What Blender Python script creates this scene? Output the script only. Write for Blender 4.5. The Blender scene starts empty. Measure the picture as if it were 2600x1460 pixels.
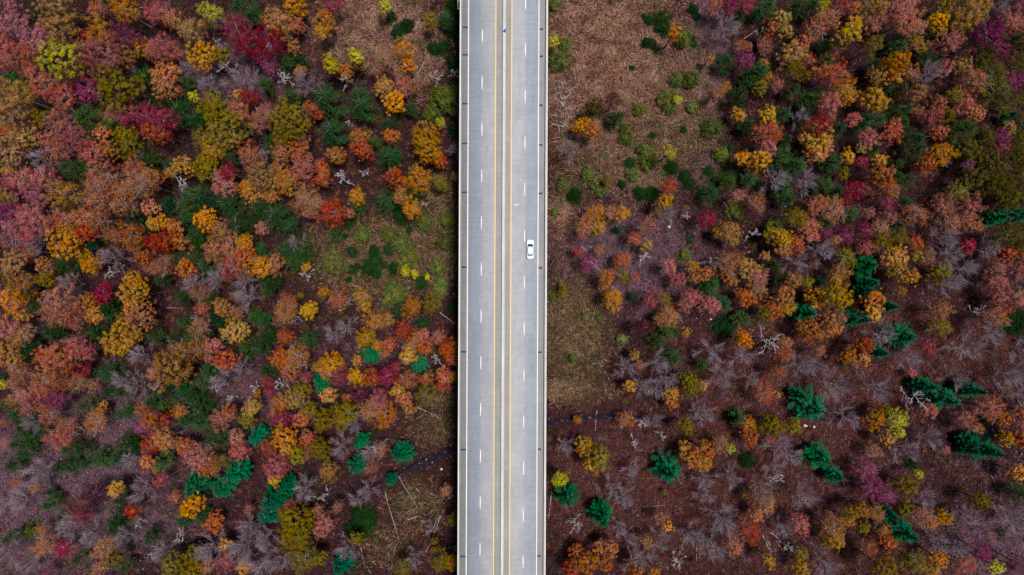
import bpy, math, random
import numpy as np
from mathutils import Vector, Matrix

# ------------------------------------------------------------------ camera, sky, sun, exposure
SC = bpy.context.scene
COL = SC.collection
DECK_Z = 26.0                      # bridge deck above the valley floor
CAM_Z = DECK_Z + 177.7
FPX = 24.0 / 36.0 * 2600.0         # focal length in photo pixels
cam_data = bpy.data.cameras.new("camera")
cam_data.lens = 24.0
cam_data.sensor_width = 36.0
cam_data.clip_start = 1.0
cam_data.clip_end = 6000.0
cam = bpy.data.objects.new("camera", cam_data)
cam.location = (0, 0, CAM_Z)
cam.rotation_euler = (0, 0, 0)
COL.objects.link(cam)
SC.camera = cam

SUN_EL, SUN_AZ = math.radians(79), math.radians(14)      # soft light from the right of the picture
world = bpy.data.worlds.new("World")
SC.world = world
world.use_nodes = True
wn = world.node_tree.nodes
sky = wn.new("ShaderNodeTexSky")
sky.sky_type = 'NISHITA'
sky.sun_disc = False
sky.sun_elevation = SUN_EL
sky.sun_rotation = math.radians(90) - SUN_AZ
sky.air_density = 1.3
sky.dust_density = 3.0
wn["Background"].inputs[1].default_value = 0.05
world.node_tree.links.new(sky.outputs[0], wn["Background"].inputs[0])

sun_data = bpy.data.lights.new("sun", 'SUN')
sun_data.energy = 5.0
sun_data.angle = math.radians(9)
sun_data.color = (1.0, 0.955, 0.91)
sun = bpy.data.objects.new("sun", sun_data)
sdir = Vector((math.cos(SUN_EL) * math.cos(SUN_AZ), math.cos(SUN_EL) * math.sin(SUN_AZ), math.sin(SUN_EL)))
sun.rotation_euler = sdir.to_track_quat('Z', 'Y').to_euler()
sun.location = sdir * 400
COL.objects.link(sun)

SC.view_settings.view_transform = 'Standard'
SC.view_settings.look = 'None'
SC.view_settings.gamma = 1.0
SC.view_settings.use_curve_mapping = False
SC.view_settings.exposure = -0.22
SC.render.engine = 'CYCLES'
SC.cycles.max_bounces = 5
SC.cycles.diffuse_bounces = 0
SC.cycles.transmission_bounces = 2
SC.cycles.use_denoising = False

rng = np.random.default_rng(7)
random.seed(7)

# ------------------------------------------------------------------ helpers
def link(o):
    COL.objects.link(o)
    return o

def tag(o, label=None, cat=None, group=None, kind=None):
    if label: o["label"] = label
    if cat: o["category"] = cat
    if group: o["group"] = group
    if kind: o["kind"] = kind
    return o

def empty(name, loc=(0, 0, 0), rz=0.0, sc=1.0):
    o = bpy.data.objects.new(name, None)
    o.empty_display_size = 0.5
    o.location = loc
    o.rotation_euler = (0, 0, rz)
    o.scale = (sc, sc, sc) if not hasattr(sc, '__len__') else sc
    return link(o)

def mesh_np(name, V, F, mat=None, tint=None, smooth=False):
    """V (n,3); F list of index arrays with equal width, or an (m,k) array"""
    me = bpy.data.meshes.new(name)
    V = np.asarray(V, dtype=np.float32)
    groups = F if isinstance(F, list) else [F]
    groups = [np.asarray(g, dtype=np.int32) for g in groups if len(g)]
    nl = sum(g.size for g in groups)
    npoly = sum(len(g) for g in groups)
    me.vertices.add(len(V))
    me.vertices.foreach_set("co", V.ravel())
    me.loops.add(nl)
    me.loops.foreach_set("vertex_index", np.concatenate([g.ravel() for g in groups]))
    me.polygons.add(npoly)
    st, off = [], 0
    for g in groups:
        st.append(off + np.arange(len(g)) * g.shape[1])
        off += g.size
    me.polygons.foreach_set("loop_start", np.concatenate(st).astype(np.int32))
    if smooth:
        me.polygons.foreach_set("use_smooth", np.ones(npoly, dtype=bool))
    me.update(calc_edges=True)
    if tint is not None:
        at = me.color_attributes.new("tint", 'FLOAT_COLOR', 'POINT')
        T = np.ones((len(V), 4), dtype=np.float32)
        T[:, :tint.shape[1]] = tint
        at.data.foreach_set("color", T.ravel())
    if mat: me.materials.append(mat)
    return me

def obj(name, me, parent=None):
    o = bpy.data.objects.new(name, me)
    if parent is not None: o.parent = parent
    return link(o)

def boxes(lst):
    """lst of (x0,x1,y0,y1,z0,z1) -> V,F"""
    V, F = [], []
    for x0, x1, y0, y1, z0, z1 in lst:
        b = len(V)
        V += [(x0, y0, z0), (x1, y0, z0), (x1, y1, z0), (x0, y1, z0), (x0, y0, z1), (x1, y0, z1), (x1, y1, z1), (x0, y1, z1)]
        F += [(b, b+3, b+2, b+1), (b+4, b+5, b+6, b+7), (b, b+1, b+5, b+4), (b+1, b+2, b+6, b+5), (b+2, b+3, b+7, b+6), (b+3, b, b+4, b+7)]
    return np.array(V, dtype=float), np.array(F)

def box_mesh(name, lst, mat):
    V, F = boxes(lst)
    return mesh_np(name, V, F, mat)

class Tubes:
    """tapered tubes collected into one mesh"""
    def __init__(self): self.V, self.F, self.T, self.n = [], [], [], 0
    def add(self, pts, rad, sides=4, tint=0.5):
        pts = np.asarray(pts, dtype=float)
        m = len(pts)
        d = np.gradient(pts, axis=0)
        d /= np.linalg.norm(d, axis=1, keepdims=True) + 1e-9
        ref = np.where(np.abs(d[:, 2:3]) > 0.9, np.array([[1.0, 0, 0]]), np.array([[0, 0, 1.0]]))
        u = np.cross(d, ref); u /= np.linalg.norm(u, axis=1, keepdims=True) + 1e-9
        w = np.cross(d, u)
        a = np.arange(sides) * 2 * math.pi / sides
        ring = u[:, None, :] * np.cos(a)[None, :, None] + w[:, None, :] * np.sin(a)[None, :, None]
        P = pts[:, None, :] + ring * np.asarray(rad, dtype=float)[:, None, None]
        self.V.append(P.reshape(-1, 3))
        i = np.arange(m - 1)[:, None] * sides
        j = np.arange(sides)[None, :]
        k = (np.arange(sides)[None, :] + 1) % sides
        q = np.stack([i + j, i + k, i + sides + k, i + sides + j], axis=-1).reshape(-1, 4) + self.n
        self.F.append(q)
        self.T.append(np.full((m * sides, 1), tint))
        self.n += m * sides
    def mesh(self, name, mat):
        return mesh_np(name, np.concatenate(self.V), np.concatenate(self.F), mat, np.concatenate(self.T))

def quads(C, N, size, aspect=1.0, R=None, jitter=0.6, along=None):
    """leaf quads at centres C facing about N; size (n,), along = optional long axis"""
    R = R or rng
    n = len(C)
    N = N + R.normal(0, jitter, (n, 3))
    N /= np.linalg.norm(N, axis=1, keepdims=True) + 1e-9
    t = along if along is not None else R.normal(0, 1, (n, 3))
    u = t - N * np.sum(t * N, axis=1, keepdims=True)
    u /= np.linalg.norm(u, axis=1, keepdims=True) + 1e-9
    w = np.cross(N, u)
    s = np.asarray(size)[:, None] * 0.5
    u = u * s
    w = w * s * aspect
    V = np.stack([C - u, C - w * 0.9, C + u, C + w * 0.9], axis=1).reshape(-1, 3)   # diamond leaf
    F = np.arange(n * 4).reshape(n, 4)
    return V, F

# ------------------------------------------------------------------ node helpers
class NT:
    def __init__(self, name):
        self.m = bpy.data.materials.new(name)
        self.m.use_nodes = True
        self.t = self.m.node_tree
        self.bsdf = self.t.nodes["Principled BSDF"]
        self.out = self.t.nodes["Material Output"]
    def n(self, typ, **kw):
        nd = self.t.nodes.new(typ)
        for k, v in kw.items():
            if k.startswith("i_"):
                nd.inputs[k[2:].replace("_", " ")].default_value = v
            else:
                setattr(nd, k, v)
        return nd
    def l(self, a, b): self.t.links.new(a, b)
    def noise(self, scale, detail=4, rough=0.6, vec=None):
        nd = self.n("ShaderNodeTexNoise")
        nd.inputs["Scale"].default_value = scale
        nd.inputs["Detail"].default_value = detail
        nd.inputs["Roughness"].default_value = rough
        if vec is not None: self.l(vec, nd.inputs["Vector"])
        return nd.outputs["Fac"]
    def ramp(self, fac, stops, interp='LINEAR'):
        nd = self.n("ShaderNodeValToRGB")
        cr = nd.color_ramp
        cr.interpolation = interp
        while len(cr.elements) < len(stops): cr.elements.new(0.5)
        for e, (p, c) in zip(cr.elements, stops):
            e.position = p
            e.color = (*c, 1) if len(c) == 3 else c
        self.l(fac, nd.inputs["Fac"])
        return nd.outputs["Color"]
    def mix(self, fac, a, b, typ='MIX'):
        nd = self.n("ShaderNodeMix", data_type='RGBA', blend_type=typ)
        for s, v in ((nd.inputs[0], fac), (nd.inputs[6], a), (nd.inputs[7], b)):
            if hasattr(v, "is_output"): self.l(v, s)
            elif isinstance(v, (int, float)): s.default_value = v
            else: s.default_value = (*v, 1) if len(v) == 3 else v
        return nd.outputs[2]
    def math(self, op, a, b=0.0, clamp=False):
        nd = self.n("ShaderNodeMath", operation=op, use_clamp=clamp)
        for s, v in ((nd.inputs[0], a), (nd.inputs[1], b)):
            if hasattr(v, "is_output"): self.l(v, s)
            else: s.default_value = v
        return nd.outputs[0]
    def bump(self, h, strength=0.3, dist=0.1):
        nd = self.n("ShaderNodeBump")
        nd.inputs["Strength"].default_value = strength
        nd.inputs["Distance"].default_value = dist
        self.l(h, nd.inputs["Height"])
        self.l(nd.outputs[0], self.bsdf.inputs["Normal"])
    def set(self, color=None, rough=0.8, spec=0.2, metal=0.0):
        b = self.bsdf
        if color is not None:
            if hasattr(color, "is_output"): self.l(color, b.inputs["Base Color"])
            else: b.inputs["Base Color"].default_value = (*color, 1)
        b.inputs["Roughness"].default_value = rough
        b.inputs["Specular IOR Level"].default_value = spec
        b.inputs["Metallic"].default_value = metal
        return self.m
    def geo(self): return self.n("ShaderNodeNewGeometry").outputs["Position"]
    def objco(self): return self.n("ShaderNodeTexCoord").outputs["Object"]

def flat(name, color, rough=0.6, spec=0.3, metal=0.0, var=0.12, scale=6.0):
    k = NT(name)
    f = k.noise(scale, 3, vec=k.objco())
    c = k.ramp(f, [(0.3, tuple(x * (1 - var) for x in color)), (0.7, tuple(min(1, x * (1 + var)) for x in color))])
    return k.set(c, rough, spec, metal)

def leaf_material(name, translucency=0.25, hue=0.05, val=0.5):
    """leaf colour = the tree's own colour (object colour), varied clump by clump"""
    k = NT(name)
    oi = k.n("ShaderNodeObjectInfo")
    at = k.n("ShaderNodeAttribute", attribute_name="tint")
    sep = k.n("ShaderNodeSeparateColor")
    k.l(at.outputs["Color"], sep.inputs[0])
    hsv = k.n("ShaderNodeHueSaturation")
    k.l(oi.outputs["Color"], hsv.inputs["Color"])
    h = k.math('MULTIPLY_ADD', sep.outputs["Green"], hue)
    h.node.inputs[2].default_value = 0.5 - hue * 0.5
    k.l(h, hsv.inputs["Hue"])
    v = k.math('MULTIPLY_ADD', sep.outputs["Red"], val * 2)
    v.node.inputs[2].default_value = 1.0 - val
    k.l(v, hsv.inputs["Value"])
    s = k.math('MULTIPLY_ADD', sep.outputs["Blue"], 0.25)
    s.node.inputs[2].default_value = 0.95
    k.l(s, hsv.inputs["Saturation"])
    d = k.n("ShaderNodeBsdfDiffuse")
    t = k.n("ShaderNodeBsdfTranslucent")
    k.l(hsv.outputs[0], d.inputs[0]); k.l(hsv.outputs[0], t.inputs[0])
    mx = k.n("ShaderNodeMixShader")
    mx.inputs[0].default_value = translucency
    k.l(d.outputs[0], mx.inputs[1]); k.l(t.outputs[0], mx.inputs[2])
    k.l(mx.outputs[0], k.out.inputs[0])
    return k.m

def bark_material(name, lo, hi):
    k = NT(name)
    at = k.n("ShaderNodeAttribute", attribute_name="tint")
    f = k.noise(3.0, 4, vec=k.objco())
    f2 = k.math('ADD', k.math('MULTIPLY', f, 0.6), k.math('MULTIPLY', at.outputs["Fac"], 0.4))
    c = k.ramp(f2, [(0.25, lo), (0.75, hi)])
    return k.set(c, 0.85, 0.15)

M = {}
M["leaf"] = leaf_material("autumn_leaves", 0.10, 0.030, 0.40)
M["needle"] = leaf_material("needles", 0.08, 0.04, 0.45)
M["shrub"] = leaf_material("shrub_leaves", 0.22, 0.08, 0.45)
M["bark"] = bark_material("bark", (0.06, 0.042, 0.045), (0.17, 0.13, 0.135))
M["twig"] = bark_material("bare_twigs", (0.16, 0.112, 0.135), (0.47, 0.36, 0.42))
M["dead"] = bark_material("bleached_wood", (0.30, 0.26, 0.28), (0.66, 0.60, 0.62))
M["pale_log"] = bark_material("weathered_log", (0.20, 0.15, 0.145), (0.44, 0.36, 0.35))
M["log"] = bark_material("log_bark", (0.16, 0.11, 0.09), (0.42, 0.33, 0.30))

# ------------------------------------------------------------------ picture point -> place on the ground
def noise2(x, y, s, seed=0):
    v = 0.0
    for i, (a, b) in enumerate(((1.0, 1.3), (2.1, 1.7), (3.7, 4.1))):
        v += math.sin(x / s * a + seed * 1.7 + i) * math.cos(y / s * b + seed * 2.3 - i * 1.9) / (i + 1.0)
    return v / 1.8

CREEK_PX = [(2900, 1215), (2600, 1150), (2400, 1105), (2200, 1080), (2000, 1056), (1850, 1066), (1700, 1075), (1560, 1056), (1460, 1066),
            (1385, 1076), (1280, 1094), (1165, 1130), (1090, 1170), (1020, 1202), (930, 1245), (800, 1295), (640, 1340), (430, 1395), (250, 1470), (-100, 1560)]
def px2xy(px, py, z):
    s = (CAM_Z - z) / FPX
    return (px - 1300.0) * s, (730.0 - py) * s
CREEK = np.array([px2xy(a, b, 0.0) for a, b in CREEK_PX])
def creek_dist(X, Y):
    X = np.asarray(X, dtype=float); Y = np.asarray(Y, dtype=float)
    best = np.full(X.shape, 1e9)
    for a, b in zip(CREEK[:-1], CREEK[1:]):
        d = b - a
        t = np.clip(((X - a[0]) * d[0] + (Y - a[1]) * d[1]) / (d @ d), 0, 1)
        best = np.minimum(best, np.hypot(X - a[0] - t * d[0], Y - a[1] - t * d[1]))
    return best
def ground_np(X, Y):
    X = np.asarray(X, dtype=float); Y = np.asarray(Y, dtype=float)
    z = 5.0 * np.exp(-((X + 115) ** 2 + (Y - 45) ** 2) / (2 * 55 ** 2))
    z += 4.0 * np.exp(-((X - 120) ** 2 + (Y - 50) ** 2) / (2 * 50 ** 2))
    z += 0.5 * np.sin(X / 11.0 + 1) * np.cos(Y / 9.0) + 0.3 * np.sin(X / 4.3 + Y / 5.1) + 0.18 * np.sin(X / 2.1 - Y / 1.7)
    d = creek_dist(X, Y)
    z *= 1.0 - np.exp(-(d / 14.0) ** 2)
    z -= 1.5 * np.exp(-(d / 2.6) ** 2)
    return z
def ground_z(x, y): return float(ground_np(np.array([x]), np.array([y]))[0])
def place(px, py, h):
    """ground point of something whose height h above the ground shows at picture point px,py"""
    x, y = px2xy(px, py, h)
    for _ in range(3):
        z = ground_z(x, y)
        x, y = px2xy(px, py, z + h)
    return x, y, ground_z(x, y)
# ------------------------------------------------------------------ ground
# kinds of ground cover, as soft patches in metres: (px, py, rx, ry, amount) from the photo
ZONES = {
 "tan": [(1560,190,190,230,1.0),(1470,130,110,200,.9),(1690,250,130,210,.7),(1600,420,170,110,.55),(960,80,150,100,.95),(1070,150,70,110,.6),(1040,690,110,40,.35),(1460,840,60,60,.6),(1430,990,90,35,.7),(1430,540,60,90,.55),(1440,660,70,60,.35)],
 "green": [(960,650,190,110,.9),(1110,600,70,150,.9),(1450,840,110,150,.85),(1700,360,170,150,.55),(1480,440,110,80,.55),(1480,990,130,60,.5),(1100,1090,90,70,.5),(990,1380,120,100,.45),(1060,1290,100,90,.55),(1120,1010,50,60,.5)],
 "red": [(1650,1250,270,210,.9),(2000,1010,320,240,.8),(2350,900,260,160,.8),(1930,1310,270,160,.8),(1450,1250,100,210,.5),(2180,1280,200,200,.6),(1080,760,300,200,.25),(1500,1030,150,50,.4)],
 "mauve": [(90,1260,270,200,1.0),(2540,1390,150,120,.8),(2400,1380,120,100,.35),(260,1120,240,160,.7),(1600,660,210,140,.75),(600,190,220,100,.6),(1790,120,50,260,.9),(1790,420,60,120,.5),(620,1000,200,100,.5),(2480,1180,160,80,.3),(350,1330,200,120,.55),(900,900,200,120,.3)],
}
def zone_np(X, Y, name):
    w = np.zeros_like(np.asarray(X, dtype=float))
    for px, py, rx, ry, a in ZONES[name]:
        cx, cy = px2xy(px, py, 0.5)
        sx, sy = rx * 0.1175, ry * 0.1175
        w = np.maximum(w, a * np.exp(-0.9 * (((X - cx) / sx) ** 2 + ((Y - cy) / sy) ** 2)))
    return w

def axis(lim, step, far):
    a = list(np.arange(0, lim + 1e-6, step))
    s = step
    while a[-1] < far:
        s *= 1.35
        a.append(a[-1] + s)
    a = np.array(a)
    return np.concatenate([-a[::-1][:-1], a])
gx, gy = axis(180, 1.5, 2500), axis(108, 1.5, 2500)
GX, GY = np.meshgrid(gx, gy)
GZ = ground_np(GX, GY)
nx, ny = len(gx), len(gy)
idx = np.arange(nx * ny).reshape(ny, nx)
GF = np.stack([idx[:-1, :-1], idx[:-1, 1:], idx[1:, 1:], idx[1:, :-1]], axis=-1).reshape(-1, 4)
GV = np.stack([GX.ravel(), GY.ravel(), GZ.ravel()], axis=1)
ZT = np.stack([zone_np(GV[:, 0], GV[:, 1], z) for z in ("tan", "green", "red")] , axis=1)
ZM = zone_np(GV[:, 0], GV[:, 1], "mauve")

def ground_material():
    k = NT("forest_floor")
    at = k.n("ShaderNodeAttribute", attribute_name="tint")
    sep = k.n("ShaderNodeSeparateColor"); k.l(at.outputs["Color"], sep.inputs[0])
    pos = k.geo()
    big = k.noise(0.06, 4, 0.6, pos)
    mid = k.noise(0.45, 5, 0.7, pos)
    fine0 = k.noise(1.9, 6, 0.8, pos)
    fine = k.math('MULTIPLY_ADD', k.math('SUBTRACT', fine0, 0.5), 1.7)
    fine.node.inputs[2].default_value = 0.5
    vor = k.n("ShaderNodeTexVoronoi"); vor.inputs["Scale"].default_value = 2.2
    k.l(pos, vor.inputs["Vector"])
    litter = k.ramp(fine, [(0.25, (0.009, 0.0035, 0.008)), (0.5, (0.030, 0.0115, 0.019)), (0.75, (0.085, 0.036, 0.040))])  # default zone: litter darkened, canopy shade put into its colour
    red = k.ramp(fine, [(0.25, (0.022, 0.0075, 0.010)), (0.5, (0.080, 0.025, 0.026)), (0.75, (0.19, 0.066, 0.056))])
    mauve = k.ramp(fine, [(0.25, (0.045, 0.024, 0.040)), (0.5, (0.130, 0.072, 0.098)), (0.75, (0.29, 0.18, 0.215))])
    tan = k.ramp(fine, [(0.25, (0.085, 0.042, 0.030)), (0.5, (0.20, 0.112, 0.078)), (0.75, (0.35, 0.215, 0.155))])
    green = k.ramp(fine, [(0.25, (0.0165, 0.0180, 0.0060)), (0.5, (0.0562, 0.0510, 0.0188)), (0.75, (0.1350, 0.0938, 0.0450))])
    def w(s):  # break the zone edges up
        a = k.math('ADD', s, k.math('MULTIPLY', k.math('SUBTRACT', mid, 0.5), 0.9))
        return k.math('MULTIPLY', k.math('SUBTRACT', a, 0.22), 3.0, True)
    c = k.mix(w(at.outputs["Alpha"]), litter, mauve)
    c = k.mix(w(sep.outputs["Blue"]), c, red)
    c = k.mix(w(sep.outputs["Red"]), c, tan)
    c = k.mix(k.math('MULTIPLY', w(sep.outputs["Green"]), 0.85), c, green)
    leafc = k.n("ShaderNodeHueSaturation"); k.l(c, leafc.inputs["Color"])
    k.l(k.math('MULTIPLY_ADD', vor.outputs["Distance"], 0.9), leafc.inputs["Value"])
    leafc.inputs["Value"].links[0].from_node.inputs[2].default_value = 0.62
    vv = k.mix(k.math('MULTIPLY', big, 0.5), leafc.outputs[0], k.mix(0.5, leafc.outputs[0], (0.12, 0.05, 0.03)))
    k.bump(k.math('ADD', fine, mid), 0.8, 0.35)
    return k.set(k.mix(1.0, vv, (0.72, 0.66, 0.72), "MULTIPLY"), 0.95, 0.05)
me = mesh_np("ground", GV, GF, ground_material(), np.concatenate([ZT, ZM[:, None]], axis=1), smooth=True)
ground = tag(obj("ground", me), kind="structure")

# creek: water sheet a little above the bed of the channel
def creek_mesh():
    P = []
    for a, b in zip(CREEK[:-1], CREEK[1:]):
        n = max(2, int(np.hypot(*(b - a)) / 1.5))
        for i in range(n): P.append(a + (b - a) * i / n)
    P = np.array(P)
    for _ in range(12): P[1:-1] = (P[:-2] + P[1:-1] * 2 + P[2:]) / 4
    d = np.gradient(P, axis=0); d /= np.linalg.norm(d, axis=1, keepdims=True)
    nrm = np.stack([-d[:, 1], d[:, 0]], axis=1)
    wid = (0.85 + 0.3 * np.sin(np.arange(len(P)) * 0.33) + rng.normal(0, 0.12, len(P))) * np.where(P[:, 0] > 34, 0.28, np.where(P[:, 0] < -33, 0.22, 1.0))
    L, Rr = P + nrm * wid[:, None], P - nrm * wid[:, None]
    zc = np.full(len(P), -0.85)
    V = np.concatenate([np.column_stack([L, zc]), np.column_stack([P, zc]), np.column_stack([Rr, zc])])
    n = len(P); i = np.arange(n - 1)
    F = np.concatenate([np.stack([i + n, i + n + 1, i + 1, i], 1), np.stack([i + 2 * n, i + 2 * n + 1, i + n + 1, i + n], 1)])
    return V, F, P
CV, CF, CP = creek_mesh()
k = NT("creek_water")
f = k.noise(0.8, 5, 0.7, k.geo())
k.bump(k.noise(3.0, 3, 0.6, k.geo()), 0.3, 0.1)
k.set(k.ramp(f, [(0.3, (0.005, 0.004, 0.008)), (0.55, (0.016, 0.012, 0.022)), (0.8, (0.06, 0.045, 0.055))]), 0.75, 0.03)
tag(obj("creek_water", mesh_np("creek_water", CV, CF, k.m)), kind="structure")

def rock_geo(c, r, R):
    """uneven boulder: 12-vert ico-like shape"""
    t = (1 + 5 ** .5) / 2
    v = np.array([(-1,t,0),(1,t,0),(-1,-t,0),(1,-t,0),(0,-1,t),(0,1,t),(0,-1,-t),(0,1,-t),(t,0,-1),(t,0,1),(-t,0,-1),(-t,0,1)], dtype=float)
    v /= np.linalg.norm(v[0])
    f = np.array([(0,11,5),(0,5,1),(0,1,7),(0,7,10),(0,10,11),(1,5,9),(5,11,4),(11,10,2),(10,7,6),(7,1,8),(3,9,4),(3,4,2),(3,2,6),(3,6,8),(3,8,9),(4,9,5),(2,4,11),(6,2,10),(8,6,7),(9,8,1)])
    v = v * R.uniform(0.7, 1.15, (12, 1)) * np.array([1, R.uniform(.6, 1), R.uniform(.4, .7)]) * r
    a = R.uniform(0, 6.28)
    rot = np.array([[math.cos(a), -math.sin(a), 0], [math.sin(a), math.cos(a), 0], [0, 0, 1]])
    return v @ rot.T + np.asarray(c), f
M["stone"] = flat("creek_stone", (0.17, 0.14, 0.145), 0.85, 0.2, var=0.5, scale=1.2)
M["pale_stone"] = flat("pale_stone", (0.62, 0.50, 0.42), 0.85, 0.2, var=0.2, scale=3)
V, F, nv = [], [], 0
for i in range(650):
    j = rng.integers(0, len(CP))
    p = CP[j] + rng.normal(0, 1.15, 2)
    z = max(ground_z(*p), -0.9)
    v, f = rock_geo((p[0], p[1], z), rng.choice([0.12, 0.2, 0.3, 0.45], p=[.35, .35, .22, .08]), rng)
    V.append(v); F.append(f + nv); nv += 12
tag(obj("creek_stones", mesh_np("creek_stones", np.concatenate(V), np.concatenate(F), M["stone"])), "small stones scattered through the dark creek bed", "stones", kind="stuff")
for (px, py, r, lab) in [(1120.5, 1191, .55, "tan boulder beside the creek, close to the left edge of the bridge"), (2045, 1081, .8, "pale grey boulder below the teal pine, the larger of a pair"), (2067, 1084, .55, "small pale boulder below the teal pine, right of a larger one"),
                         (1699, 576, .6, "pale boulder in the mauve brush right of the bridge"), (1805, 811, .4, "small whitish rock at the edge of the dark bush"), (1741, 1413, .35, "tiny white rock on the red leaf litter near the bottom")]:
    x, y, z = place(px, py, r * .3)
    v, f = rock_geo((0, 0, 0), r, rng)
    o = tag(obj("boulder", mesh_np("boulder", v, f, M["pale_stone"])), lab, "boulder", "pale boulders on the forest floor")
    o.location = (x, y, z + r * .2)

# ------------------------------------------------------------------ dry grass and low brush (nobody could count it)
def scatter(n, x0=-165, x1=165, y0=-95, y1=95):
    return rng.uniform(x0, x1, n), rng.uniform(y0, y1, n)
def veg_material(name, stops):
    k = NT(name)
    at = k.n("ShaderNodeAttribute", attribute_name="tint")
    d = k.n("ShaderNodeBsdfDiffuse")
    k.l(at.outputs["Color"], d.inputs[0])
    k.l(d.outputs[0], k.out.inputs[0])
    return k.m
def lerp_cols(cols, t, v):
    cols = np.array(cols)
    i = np.clip((t * len(cols)).astype(int), 0, len(cols) - 1)
    return cols[i] * v[:, None]
M["veg"] = veg_material("dry_stems", None)
# tan meadow: long matted tufts lying in swirls
X, Y = scatter(520000)
wt = np.maximum(zone_np(X, Y, "tan"), 0.75 * zone_np(X, Y, "green"))
keep = rng.random(len(X)) < np.clip(wt * 1.5 - 0.25, 0, 1) * 0.9
X, Y = X[keep], Y[keep]
n = len(X)
ang = 2.2 * np.sin(X / 5.0 + np.cos(Y / 6.3)) + 1.8 * np.cos(Y / 4.1 + np.sin(X / 7.7)) + rng.normal(0, 0.38, n)
Ln = rng.uniform(0.9, 2.3, n); Wd = rng.uniform(0.045, 0.12, n)
D = np.stack([np.cos(ang), np.sin(ang)], 1)
Pn = np.stack([-D[:, 1], D[:, 0]], 1)
B = np.stack([X, Y], 1)
h0, h1 = rng.uniform(0.05, 0.3, n), rng.uniform(0.25, 0.75, n)
a = B - D * Ln[:, None] / 2; b = B; c = B + D * Ln[:, None] / 2
def vz(p, h): return np.column_stack([p, ground_np(p[:, 0], p[:, 1]) + h])
V = np.stack([vz(a, h0 * 0.3), vz(b - Pn * Wd[:, None], h1), vz(c, h0), vz(b + Pn * Wd[:, None], h1 * 0.9)], 1).reshape(-1, 3)
tc = lerp_cols([(0.10, 0.042, 0.036), (0.20, 0.088, 0.062), (0.28, 0.135, 0.09), (0.35, 0.185, 0.125), (0.40, 0.225, 0.16), (0.47, 0.285, 0.205)], np.clip(0.5 + 0.28 * np.sin(X / 1.9 + 2.1 * np.sin(Y / 2.3)) * np.cos(Y / 1.6 + 1.7 * np.sin(X / 3.1)) + rng.normal(0, .22, n), 0, .999), rng.uniform(0.65, 1.1, n))
gw = zone_np(X, Y, "green")[:, None]
tc = tc * (1 - 0.6 * gw) + np.where(rng.random((n, 1)) < .55, np.array([[0.045, 0.055, 0.014]]), np.array([[0.16, 0.10, 0.045]])) * 0.6 * gw
tag(obj("dry_grass", mesh_np("dry_grass", V, np.arange(4 * n).reshape(n, 4), M["veg"], np.repeat(tc * 0.78, 4, axis=0))), "matted tan dry grass of the meadow beside the bridge", "grass", kind="stuff")
# brush: low stems and leaves over the rest of the floor
X, Y = scatter(300000)
gr, rd, mv, tn = (zone_np(X, Y, q) for q in ("green", "red", "mauve", "tan"))
keep = (rng.random(len(X)) < 0.55 - 0.3 * tn) & (creek_dist(X, Y) > 1.7)
X, Y, gr, rd, mv = X[keep], Y[keep], gr[keep], rd[keep], mv[keep]
n = len(X)
hh = rng.uniform(0.1, 0.5, n) + rng.random(n) ** 3 * 0.9
C = np.column_stack([X, Y, ground_np(X, Y) + hh])
stem = rng.random(n) < 0.42
size = np.where(stem, rng.uniform(0.6, 1.7, n), rng.uniform(0.3, 0.62, n))
N = np.tile([[0, 0, 1.0]], (n, 1))
along = rng.normal(0, 1, (n, 3)); along[:, 2] *= 0.4
asp = np.where(stem, 0.06, 0.75)
V, F = quads(C, N, size, asp[:, None], rng, 0.5, along)
base = lerp_cols([(0.15, 0.065, 0.065), (0.09, 0.040, 0.050), (0.21, 0.10, 0.085), (0.12, 0.045, 0.06), (0.18, 0.10, 0.05), (0.05, 0.02, 0.03)], rng.random(n), rng.uniform(0.5, 1.2, n))
cg = lerp_cols([(0.07, 0.075, 0.02), (0.12, 0.11, 0.035), (0.16, 0.12, 0.05), (0.04, 0.05, 0.012), (0.22, 0.15, 0.08)], rng.random(n), rng.uniform(0.6, 1.3, n))
cr = lerp_cols([(0.19, 0.062, 0.036), (0.12, 0.040, 0.032), (0.27, 0.11, 0.06), (0.13, 0.055, 0.055), (0.22, 0.14, 0.14), (0.07, 0.025, 0.025)], rng.random(n), rng.uniform(0.5, 1.2, n))
cm = lerp_cols([(0.30, 0.16, 0.22), (0.20, 0.09, 0.15), (0.40, 0.25, 0.28), (0.26, 0.10, 0.12), (0.16, 0.12, 0.19), (0.10, 0.05, 0.09)], rng.random(n), rng.uniform(0.6, 1.2, n))
pick = rng.random(n)
colr = base * 0.7  # default brush darkened to paint in shade under the crowns
for w_, cc in ((mv, cm), (rd, cr), (gr, cg)):
    colr = np.where((rng.random(n) < w_ * 1.1)[:, None], cc, colr)
tw = stem & (rng.random(n) < 0.55)
colr = np.where(tw[:, None], np.array([[0.24, 0.18, 0.20]]) * rng.uniform(0.5, 1.2, (n, 1)), colr)
tag(obj("undergrowth", mesh_np("undergrowth", V, F, M["veg"], np.repeat(colr * 0.62, 4, axis=0))), "low brown and mauve brush and leaf litter covering the forest floor", "undergrowth", kind="stuff")

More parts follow.
